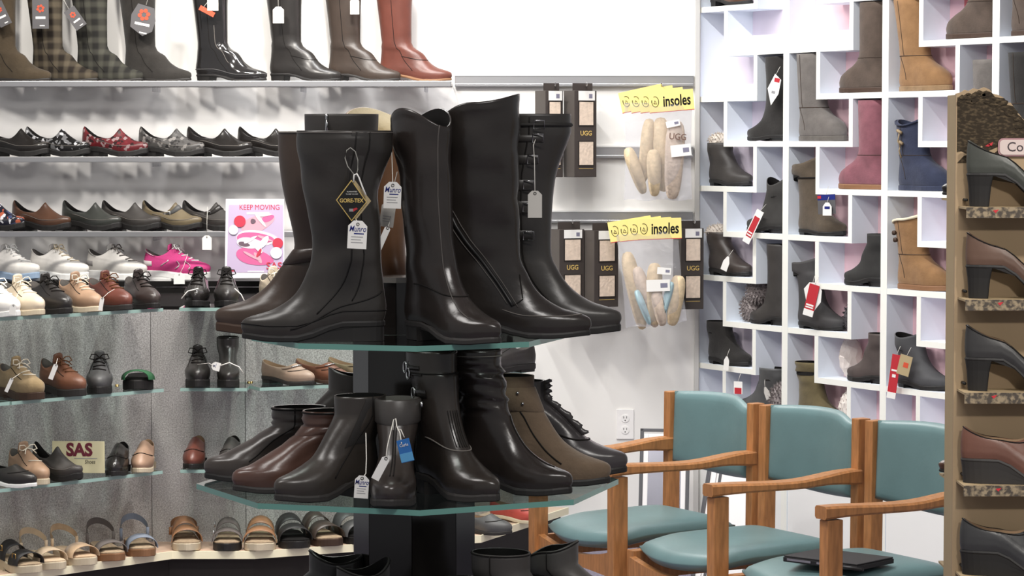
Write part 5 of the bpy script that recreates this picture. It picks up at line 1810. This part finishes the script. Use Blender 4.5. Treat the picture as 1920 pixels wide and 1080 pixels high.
# ledges
LEDP = mat('ledge_print', (104, 92, 72), .75, .2)
nt = LEDP.node_tree
tc = nt.nodes.new('ShaderNodeTexCoord')
n1 = nt.nodes.new('ShaderNodeTexNoise'); n1.inputs['Scale'].default_value = 105; n1.inputs['Detail'].default_value = 6
rp = nt.nodes.new('ShaderNodeValToRGB')
rp.color_ramp.elements[0].position = .44; rp.color_ramp.elements[0].color = lin((78, 70, 62))
rp.color_ramp.elements[1].position = .60; rp.color_ramp.elements[1].color = lin((150, 132, 104))
nt.links.new(tc.outputs['Object'], n1.inputs['Vector']); nt.links.new(n1.outputs['Fac'], rp.inputs['Fac'])
nt.links.new(rp.outputs['Color'], nt.nodes['Principled BSDF'].inputs['Base Color'])
LZ = [H - (y - HY) * 4.93 / F for y in (388, 561, 736, 911, 1086)]
for i, z in enumerate(LZ):
    g = .006
    box('ledge', g, RW - g, -.085, -.0005, z - .004, z, REDGE, rack)
    box('ledge_front', g + .0, RW - g, -.087, -.085, z - .020, z, LEDP, rack)
    prism_xz('leaf_print', [(.055 + .01 * (i % 2), z - .006), (.066 + .01 * (i % 2), z - .004), (.060 + .01 * (i % 2), z - .011)], -.0876, -.0871, TAGRED, rack)
    tube('peg', [(.016, -.001, z + .012), (.016, -.03, z + .012)], .003, TAGBLACK, rack)
for i, (nm, up, lab, kw) in enumerate((
        ('heeled_pump', leather('p_green_black', (66, 68, 62), .36), 'green-black block-heel pump on the top ledge of the rack', {}),
        ('heeled_pump', leather('p_brown', (96, 70, 56), .42), 'brown block-heel pump on the second ledge of the rack', {}),
        ('heeled_pump', leather('p_black', (52, 51, 51), .4), 'black block-heel pump on the third ledge of the rack', {}),
        ('wedge_loafer', leather('p_redbrown', (108, 68, 54), .4), 'brown wedge loafer with a buttoned tongue on the fourth ledge of the rack', dict(wedge=True, tongue=True, hh=.040)),
        ('wedge_loafer', leather('p_black2', (54, 54, 55), .36), 'black wedge loafer on the lowest visible ledge of the rack', dict(wedge=True, tongue=True, hh=.040)))):
    z = LZ[i]
    pump((rx0 + .017 + .1175 + (-.004 if i < 3 else -.010), RY - .050, z + .0005), -7, lab, 'shoes on the rack ledges', up, RUB_BLACK if i != 3 else RUB_DARK, name=nm, **kw)
# rear side of the rack: ledges and the toes that stick out past it
for px, py, up, lab in ((1764, 350, BLK, 'black toe peeking out from behind the rack beside the navy boot'),
                        (1758, 868, BROWN, 'brown toe peeking out from behind the rack above the third chair arm'),
                        (1769, 1034, BLK, 'black toe peeking out from behind the rack beside the tablet')):
    c = at_y(px, py, 5.16)
    z = c.z - .022
    box('rear_ledge', .004, RW - .004, .1005, .185, z - .004, z, REDGE, rack)
    pump((c.x + .1175, 5.15, z + .0005), 180, lab, 'shoes on the far side of the rack', up, RUB_BLACK, wedge=True, hh=.03)

# ------------------------------------------------------------------ row of armchairs
OAK = woodmat('oak_varnished', (188, 122, 66), .38)
VIN = mat('vinyl_teal', (98, 132, 134), .38, .5, bump=.06, bscale=90, var=.08, vscale=7)
CHA = math.atan2(-.863, .506)
CH0 = Vector((.508, 8.76, 0))
CHP = .535
cu2, cn2 = Vector((.506, -.863, 0)), Vector((.863, .506, 0))


def cushion(name, nx, ny, fn, m, parent):
    """closed pad: fn(u, v) -> (point, normal*half thickness) for u, v in 0..1"""
    top, bot = [], []
    for j in range(ny + 1):
        for i in range(nx + 1):
            p, q = fn(i / nx, j / ny)
            top.append(p + q)
            bot.append(p - q)
    n = len(top)
    f = []
    W_ = nx + 1
    for j in range(ny):
        for i in range(nx):
            a = j * W_ + i
            f.append([a, a + 1, a + W_ + 1, a + W_])
            f.append([n + a, n + a + W_, n + a + W_ + 1, n + a + 1])
    ed = [i for i in range(nx)] + [nx + W_ * j for j in range(ny)] + [W_ * ny + nx - i for i in range(nx)] + [W_ * (ny - j) for j in range(ny)]
    for a, b in zip(ed, ed[1:] + ed[:1]):
        f.append([a, n + a, n + b, b])
    return obj(name, top + bot, f, m, parent, smooth=True)


def armchair(idx, label, far_arm):
    p = CH0 + cu2 * CHP * idx
    r = empty('armchair', tuple(p), CHA, label, 'chair', 'wooden armchairs ganged in a row')
    W = .50
    FY = -.50
    for x, nm in ((.015, 'rear_post'), (W - .015, 'rear_post')):
        v, f = boxvf(x - .018, x + .018, -.022, .022, 0, .832, .003)
        v = [Vector((a.x, a.y + .015 * max(0, a.z - .42) / .41 + .02 * max(0, .3 - a.z), a.z)) for a in v]
        obj(nm, v, f, OAK, r)
    for x, has in ((.015, far_arm), (W - .015, True)):
        yo = 0 if has else .030
        v, f = boxvf(x - .019, x + .019, FY + yo - .026, FY + yo + .026, 0, .632 if has else .415, .003)
        obj('front_leg', v, f, OAK, r)
        if has:
            V, Fc = [], []
            N = 20
            for i in range(N + 1):
                t = i / N
                y = FY - .036 + t * (.036 - FY + .005)
                zt = .667 + .004 * cos(t * pi * 2) + .012 * smooth(.55, .95, t)
                th = .036 - .012 * sin(pi * min(1, t * 1.05)) + .010 * smooth(.7, 1, t)
                hw = .026 + .008 * sin(pi * t) - .004 * smooth(.8, 1, t)
                rd = .006
                for dx, dz in ((-hw, -rd), (-hw + rd, 0), (hw - rd, 0), (hw, -rd), (hw, -th + rd), (hw - rd, -th), (-hw + rd, -th), (-hw, -th + rd)):
                    V.append(Vector((x + dx, y, zt + dz)))
            for i in range(N):
                for k in range(8):
                    k2 = (k + 1) % 8
                    Fc.append([i * 8 + k, i * 8 + k2, (i + 1) * 8 + k2, (i + 1) * 8 + k])
            Fc += [[k for k in range(8)][::-1], [N * 8 + k for k in range(8)]]
            obj('armrest', V, Fc, OAK, r)
    # aprons
    N = 16
    V = []
    for i in range(N + 1):
        t = i / N
        x = .034 + (W - .068) * t
        zt = .398 - .030 * sin(pi * t)
        zb = .318 + .012 * sin(pi * t)
        V += [Vector((x, FY - .012, zb)), Vector((x, FY - .012, zt)), Vector((x, FY + .012, zt)), Vector((x, FY + .012, zb))]
    Fc = []
    for i in range(N):
        for k in range(4):
            k2 = (k + 1) % 4
            Fc.append([i * 4 + k2, i * 4 + k, (i + 1) * 4 + k, (i + 1) * 4 + k2])
    Fc += [[0, 1, 2, 3], [N * 4 + 3, N * 4 + 2, N * 4 + 1, N * 4]]
    obj('front_apron', V, Fc, OAK, r)
    for x in (.015, W - .015):
        box('side_rail', x - .011, x + .011, FY + .027, -.023, .325, .395, OAK, r, bev=.002)
    box('rear_rail', .034, W - .034, -.011, .011, .33, .39, OAK, r, bev=.002)

    def seat(u, v):
        x = .004 + (W - .008) * u
        if .25 < 0:
            pass
        e = (1 - abs(2 * u - 1) ** 6) ** .5 * (1 - abs(2 * v - 1) ** 8) ** .5
        bow = .050 * (1 - (2 * u - 1) ** 2)
        y = -.045 + (FY + .022 - bow + .045) * v
        if v < .85:
            inset = 0
        # side cut-outs clear the posts
        sx = .034 * (1 - smooth(.03, .0, 0)) * 0
        x = W / 2 + (x - W / 2) * (.86 if v > .93 else .86 + .0 * v)
        z = .440 - .012 * smooth(.7, 1, v) - .014 * sin(pi * u) * smooth(.5, 1, v) + .006 * (1 - v)
        return Vector((x, y, z)), Vector((0, 0, .029 * e + .002))
    cushion('seat', 26, 24, seat, VIN, r)

    def backr(u, v):
        x = .036 + (W - .072) * u
        e = (1 - abs(2 * u - 1) ** 10) ** .5 * (1 - abs(2 * v - 1) ** 10) ** .5
        bowy = .040 * sin(pi * u)
        z0 = .592 - .016 * sin(pi * u) + .012 * (1 - u)
        z1 = .834 + .010 * sin(pi * u) - .018 * smooth(.72, 1, u)
        z = z0 + (z1 - z0) * v
        y = .015 * (z - .42) / .41 + bowy - .004
        return Vector((x, y, z)), Vector((0, -.020 * e - .001, 0))
    cushion('backrest', 24, 18, backr, VIN, r)
    return r


armchair(0, 'teal vinyl armchair with oak frame farthest along the row, next to the wall outlet', True)
armchair(1, 'teal vinyl armchair with oak frame, the middle one of the row', False)
armchair(2, 'teal vinyl armchair with oak frame, the one with the black tablet on its seat', False)

# tablet on the third chair
tz = .485
tcn = at_z(1572, 1052, tz)
tb = empty('tablet', (tcn.x, tcn.y, tz), CHA + R(18), 'black tablet in a folio case lying on the third chair seat', 'tablet')
box('case', -.125, .125, -.09, .09, -.004, .010, mat('case_black', (32, 31, 33), .5, .4), tb, bev=.003)
box('cover', -.123, .123, -.088, .088, .0105, .014, mat('case_cover', (46, 45, 47), .6, .3), tb, bev=.0015)
for x0, x1 in ((-.11, -.03), (-.01, .05), (.075, .12)):
    box('silver_edge', x0, x1, -.0915, -.090, .001, .007, METAL, tb)
tube('stylus', [(.06, -.105, .004), (.15, -.1, .004)], .005, mat('case_black', (32, 31, 33)), tb, ns=8)

# ------------------------------------------------------------------ things on the white back wall
oc = at_y(1172, 795, WY - .001)
ou = empty('wall_outlet', (oc.x, WY, oc.z), 0, 'white double power outlet on the back wall', 'outlet')
OW = mat('outlet_white', (244, 242, 240), .4, .4)
box('cover_plate', -.036, .036, -.007, -.0005, -.062, .062, OW, ou, bev=.002)
for z in (-.024, .024):
    pts = [(.017 * cos(a) * (1 if abs(cos(a)) < .9 else .95), z + .0165 * sin(a)) for a in [2 * pi * i / 20 for i in range(20)]]
    prism_xz('socket', pts, -.0095, -.007, OW, ou)
    for x in (-.006, .006):
        box('slot', x - .0012, x + .0012, -.0100, -.0094, z + .000, z + .009, INK, ou)
    disc('slot', (0, z - .008), .0026, INK, ou, y=-.0094, n=10)

BAGM = glassmat('bag_film', (0.93, 0.93, 0.95, 1), 1.6, 0.16)
nt = BAGM.node_tree
tc = nt.nodes.new('ShaderNodeTexCoord')
n1 = nt.nodes.new('ShaderNodeTexNoise'); n1.inputs['Scale'].default_value = 26; n1.inputs['Detail'].default_value = 3
bp = nt.nodes.new('ShaderNodeBump'); bp.inputs['Strength'].default_value = .8; bp.inputs['Distance'].default_value = .02
nt.links.new(tc.outputs['Object'], n1.inputs['Vector']); nt.links.new(n1.outputs['Fac'], bp.inputs['Height'])
for nd in nt.nodes:
    if nd.type in ('BSDF_GLOSSY', 'FRESNEL'):
        nt.links.new(bp.outputs['Normal'], nd.inputs['Normal'])
df = nt.nodes.new('ShaderNodeBsdfDiffuse'); df.inputs[0].default_value = (.86, .86, .88, 1)
mh = nt.nodes.new('ShaderNodeMixShader'); mh.inputs[0].default_value = .13
old = nt.nodes['Material Output'].inputs[0].links[0].from_socket
nt.links.new(old, mh.inputs[1]); nt.links.new(df.outputs[0], mh.inputs[2]); nt.links.new(mh.outputs[0], nt.nodes['Material Output'].inputs[0])
YEL = mat('header_yellow', (246, 226, 126), .6, .3)
FLEECE = mat('fleece_insole', (226, 200, 158), .95, .1, bump=.4, bscale=110, var=.12, vscale=60)
FLEECE2 = mat('fleece_pinkish', (222, 200, 178), .95, .1, bump=.4, bscale=110, var=.12, vscale=60)
BLUEF = mat('insole_foam_blue', (178, 212, 218), .8, .2)
BOXB = mat('pack_black_brown', (64, 56, 52), .55, .4)
BOXS = mat('pack_side', (84, 77, 72), .55, .4)
HOOKM = METAL


def hook(x, z, y0=-.30):
    """wire peg from the rail, as a thing of its own"""
    return [(x, -.02, z), (x, y0 + .02, z), (x, y0, z + .012)]


def insole_box(px0, px1, py0, py1, D, label, yaw=30):
    wpx = (px1 - px0) / F * D
    c = at_y((px0 + px1) / 2, (py0 + py1) / 2, D)
    h = (py1 - py0) / F * D
    r = empty('insole_pack', tuple(c), R(yaw), label, 'insole pack', 'black insole packs on the wall rails')
    wd = wpx / cos(R(yaw))
    v, f = boxvf(-wd / 2, wd / 2, 0, .085, -h / 2, h / 2, .002)
    obj('carton', v, f, BOXB, r)
    box('carton_side', -wd / 2 - .0004, -wd / 2, .002, .083, -h / 2 + .002, h / 2 - .002, BOXS, r)
    # hanger tab with a slot
    box('hanger_tab', -wd * .45, wd * .45, .024, .0255, h / 2, h / 2 + .030, BOXB, r)
    x0, x1 = -wd * .30, wd * .34
    for z0, z1 in ((.10, .37), (-.36, -.09)):
        box('window_fleece', x0, x1, -.0022, -.0002, z0 * h, z1 * h, FLEECE2, r, bev=.0008)
        for e in ((x0 - .003, x0, z0 * h, z1 * h), (x1, x1 + .003, z0 * h, z1 * h), (x0 - .003, x1 + .003, z1 * h, z1 * h + .003), (x0 - .003, x1 + .003, z0 * h - .003, z0 * h)):
            box('window_rim', e[0], e[1], -.003, -.0002, e[2], e[3], mat('pack_rim', (40, 35, 32), .5, .4), r)
    text('lettering', 'UGG', .027, GOLD, r, (wd * .02, -.001, .005 * h), bold=.0004, sx=.95)
    box('printed_rule', x0, x1, -.0008, -.0002, -.405 * h, -.40 * h, GOLD, r)
    box('price_sticker', x0 - .004, x1 + .006, -.004, -.0025, .385 * h, .495 * h, CARD, r)
    box('barcode', x1 - .022, x1 - .006, -.0045, -.004, .41 * h, .46 * h, mat('barcode_grey', (130, 128, 150), .7, .2), r)
    return r


insole_box(1077, 1119, 170, 332, 10.80, 'black insole pack with fleece windows, the lone one on the upper rail')
insole_box(1023, 1056, 170, 332, 10.78, 'black insole pack on the upper rail mostly hidden by the buckled boot')
insole_box(1049, 1096, 430, 575, 10.80, 'black insole pack at the left end of the lower rail')
insole_box(1114, 1160, 432, 576, 10.80, 'black insole pack second on the lower rail, beside the insole bag')
insole_box(1277, 1320, 428, 580, 10.80, 'black insole pack at the right end of the lower rail by the cubby wall', yaw=20)
for x, z, lab in ((1098, 1.875, 'wire hook holding the lone upper insole pack'), (1040, 1.875, 'wire hook behind the tall buckled boot'), (1236, 1.875, 'wire hook holding the upper insole bag'),
                  (1072, 1.322, 'wire hook holding the leftmost lower insole pack'), (1137, 1.322, 'wire hook holding the second lower insole pack'),
                  (1212, 1.322, 'wire hook holding the lower insole bag'), (1298, 1.322, 'wire hook holding the insole pack by the cubby wall')):
    X_ = xof(x, 10.9, z)
    tag(tube('wire_hook', [(X_, WY - .02, z), (X_, WY - .26, z + .004), (X_, WY - .275, z + .016)], .003, HOOKM), lab, 'hook', 'wire hooks on the slat rails')


def pad_insole(name, c, ln, wd, roll, m, parent, y=0.0, th=.010, curl=0.0):
    n = 26
    pts = []
    for i in range(n):
        t = 2 * pi * i / n
        z = ln / 2 * cos(t)
        x = wd * .62 * math.copysign(abs(sin(t)) ** .62, sin(t)) * (1 + .12 * cos(t) - .10 * sin(t) ** 4)
        pts.append((c[0] + x * cos(roll) - z * sin(roll), c[1] + x * sin(roll) + z * cos(roll)))
    bm = bmesh.new()
    a = [bm.verts.new((x, y - th / 2 + curl * (z - c[1]) ** 2, z)) for x, z in pts]
    b = [bm.verts.new((x, y + th / 2 + curl * (z - c[1]) ** 2, z)) for x, z in pts]
    bm.faces.new(a[::-1]); bm.faces.new(b)
    for i in range(n):
        j = (i + 1) % n
        bm.faces.new((a[i], a[j], b[j], b[i]))
    bmesh.ops.recalc_face_normals(bm, faces=bm.faces)
    bmesh.ops.bevel(bm, geom=[e for e in bm.edges if abs(e.verts[0].co.y - e.verts[1].co.y) < .002], offset=th * .4, segments=2, affect='EDGES')
    bm.verts.index_update()
    v = [q.co.copy() for q in bm.verts]
    f = [[q.index for q in fa.verts] for fa in bm.faces]
    bm.free()
    return obj(name, v, f, m, parent, smooth=True)


def insole_bag(px, py, wpx, hpx, D, label, headw, roll, hroll, pads, film=None, extra=0, stick=()):
    k = D / F
    c = at_y(px, py, D)
    r = empty('insole_bag', tuple(c), 0, label, 'insole bag', 'clear insole bags on the wall rails')
    r.rotation_euler = (0, R(roll), 0)
    W_, H_ = wpx * k, hpx * k
    # pillow shaped film
    N, Mq = 14, 20
    V, Fc = [], []
    for side in (-1, 1):
        for j in range(Mq + 1):
            for i in range(N + 1):
                u, v = i / N, j / Mq
                th = .020 * (sin(pi * u) ** .6) * (sin(pi * min(1, v * .96 + .04)) ** .5) + .003 * sin(9 * u + 5 * v) * sin(pi * u)
                V.append(Vector(((u - .5) * W_ * (1 - .04 * sin(pi * v)), side * max(.0012, th + .002), H_ * (.5 - v) + (.004 * sin(14 * u) if v == 1 else 0))))
    n = (N + 1) * (Mq + 1)
    for sd in range(2):
        for j in range(Mq):
            for i in range(N):
                a = sd * n + j * (N + 1) + i
                q = [a, a + 1, a + N + 2, a + N + 1]
                Fc.append(q if sd == 0 else q[::-1])
    obj('bag', V, Fc, BAGM, r, smooth=True)
    hw, hh = headw * k, 38 * k
    for e in range(extra, -1, -1):
        hd = empty('header_card', ((24 - e * 18) * k, -.008 + .005 * e, H_ / 2 + hh * .10 + e * 1.6 * k), 0)
        hd.parent = r
        hd.rotation_euler = (0, R(hroll - e * 2.5), 0)
        box('card', -hw / 2, hw / 2, -.001, .001, -hh / 2, hh / 2, YEL, hd)
        box('red_edge', -hw / 2, hw / 2, -.0012, .0012, -hh / 2 - .003, -hh / 2, TAGRED, hd)
        tube('logo_ring', [(-hw * .36 + .014 * cos(a), -.0016, .001 + .021 * sin(a)) for a in [R(-200 + 24 * i) for i in range(14)]], .0016, INK, hd, ns=5, flat=.6)
        tube('logo_stem', [(-hw * .36, -.0016, .006), (-hw * .36 - .006, -.0016, -.006), (-hw * .36 + .006, -.0016, -.008), (-hw * .36 + .002, -.0016, .002)], .0014, INK, hd, ns=5)
        if e == 0:
            text('lettering', 'insoles', .062, INK, hd, (hw * .12, -.0014, -.002), bold=.0014, sx=.66, shear=.05)
    for i, (cx, cz, ln, wd, rl, m, yy) in enumerate(pads):
        pad_insole('insole', (cx * k, -cz * k), ln * k, wd * k, R(rl), m, r, y=yy)
    for x, z, w2, h2, rl in stick:
        o = box('price_sticker', -w2 * k / 2, w2 * k / 2, -.0008, .0, -h2 * k / 2, h2 * k / 2, CARD, r)
        o.location = (x * k, -.024, -z * k)
        o.rotation_euler = (0, R(rl), 0)
        o2 = box('barcode', w2 * k * .1, w2 * k * .4, -.0012, -.0008, -h2 * k * .2, h2 * k * .2, mat('barcode_grey', (130, 128, 150)), r)
        o2.location = (x * k, -.024, -z * k)
        o2.rotation_euler = (0, R(rl), 0)
    return r


ib = insole_bag(1234, 284, 128, 182, 10.74, 'clear bag of fleece insoles with a yellow header on the upper rail', 84, 0, -5,
                [(30, 16, 148, 32, -3, FLEECE2, -.008), (8, 6, 140, 28, 3, FLEECE, .012), (-22, -2, 120, 22, -6, FLEECE, .014), (-42, 36, 92, 21, 20, FLEECE, -.004), (-8, 40, 88, 23, 2, FLEECE, -.013)],
                extra=3, stick=((27, -52, 26, 12, -12), (42, -2, 38, 22, -6)))
text('lettering', 'UGG', .036, mat('stamp_brown', (120, 92, 80), .8, .2), ib, (36 * 10.74 / F, -.0262, .058), sx=.9, bold=.0006, rot=(pi / 2, R(4), 0))
insole_bag(1222, 522, 116, 176, 10.72, 'clear bag of fleece and blue foam insoles on the lower rail', 82, -6, 4,
           [(-34, 20, 150, 26, 6, FLEECE, .012), (-14, 34, 120, 22, 12, FLEECE2, .004), (2, 30, 118, 26, -6, FLEECE, -.004), (-22, 52, 70, 12, 16, BLUEF, -.010), (22, 46, 78, 13, -22, BLUEF, -.010), (40, 46, 96, 26, -14, FLEECE, -.004), (8, 58, 66, 20, 6, FLEECE2, -.014)],
           extra=3, stick=((24, -12, 26, 13, 10), (10, 14, 44, 22, 4)))

# leaning white panels and the shoe mirror behind the first chair
MIR = mat('mirror_glass', (196, 196, 210), .18, .8, metal=1.0)
mc = Vector((xof(1243, 10.5, .5), 10.5, 0))
mr = empty('shoe_mirror', tuple(mc), R(-8), 'small floor mirror with a dark rim and white inner frame leaning by the back wall', 'mirror')
DRK = mat('mirror_rim', (84, 84, 88), .4, .4)


def lean(v, f, a):
    return [Matrix.Rotation(R(a), 3, 'X') @ x for x in v], f


MW = .10
for nm, x0, x1, z0, z1, m, y0 in (('rim', -MW, -MW + .014, 0, .52, DRK, -.012), ('rim', MW - .014, MW, 0, .52, DRK, -.012), ('rim', -MW, MW, .508, .52, DRK, -.012),
                                  ('inner_frame', -MW + .015, -MW + .034, .02, .50, OW, -.008), ('inner_frame', MW - .034, MW - .015, .02, .50, OW, -.008), ('inner_frame', -MW + .034, MW - .034, .475, .50, OW, -.008)):
    v, f = boxvf(x0, x1, y0, 0, z0, z1, .002)
    v, f = lean(v, f, -14)
    obj(nm, v, f, m, mr)
v, f = boxvf(-MW + .034, MW - .034, -.004, .0, .02, .476)
v, f = lean(v, f, -14)
obj('mirror_pane', v, f, MIR, mr)
wp = empty('leaning_panel', (xof(1342, 9.75, .3), 9.75, 0), CHA + pi / 2 - R(60), 'white framed panel leaning behind the first chair', 'panel')
for nm, x0, x1, y0, z0, z1, m in (('board', -.10, .10, -.012, 0, .56, OW), ('frame_strip', -.10, -.085, -.020, 0, .56, DRK), ('frame_strip', -.075, -.06, -.020, 0, .56, OW), ('frame_strip', -.05, -.04, -.018, 0, .56, DRK)):
    v, f = boxvf(x0, x1, y0, 0, z0, z1, .002)
    v, f = lean(v, f, -20)
    obj(nm, v, f, m, wp)
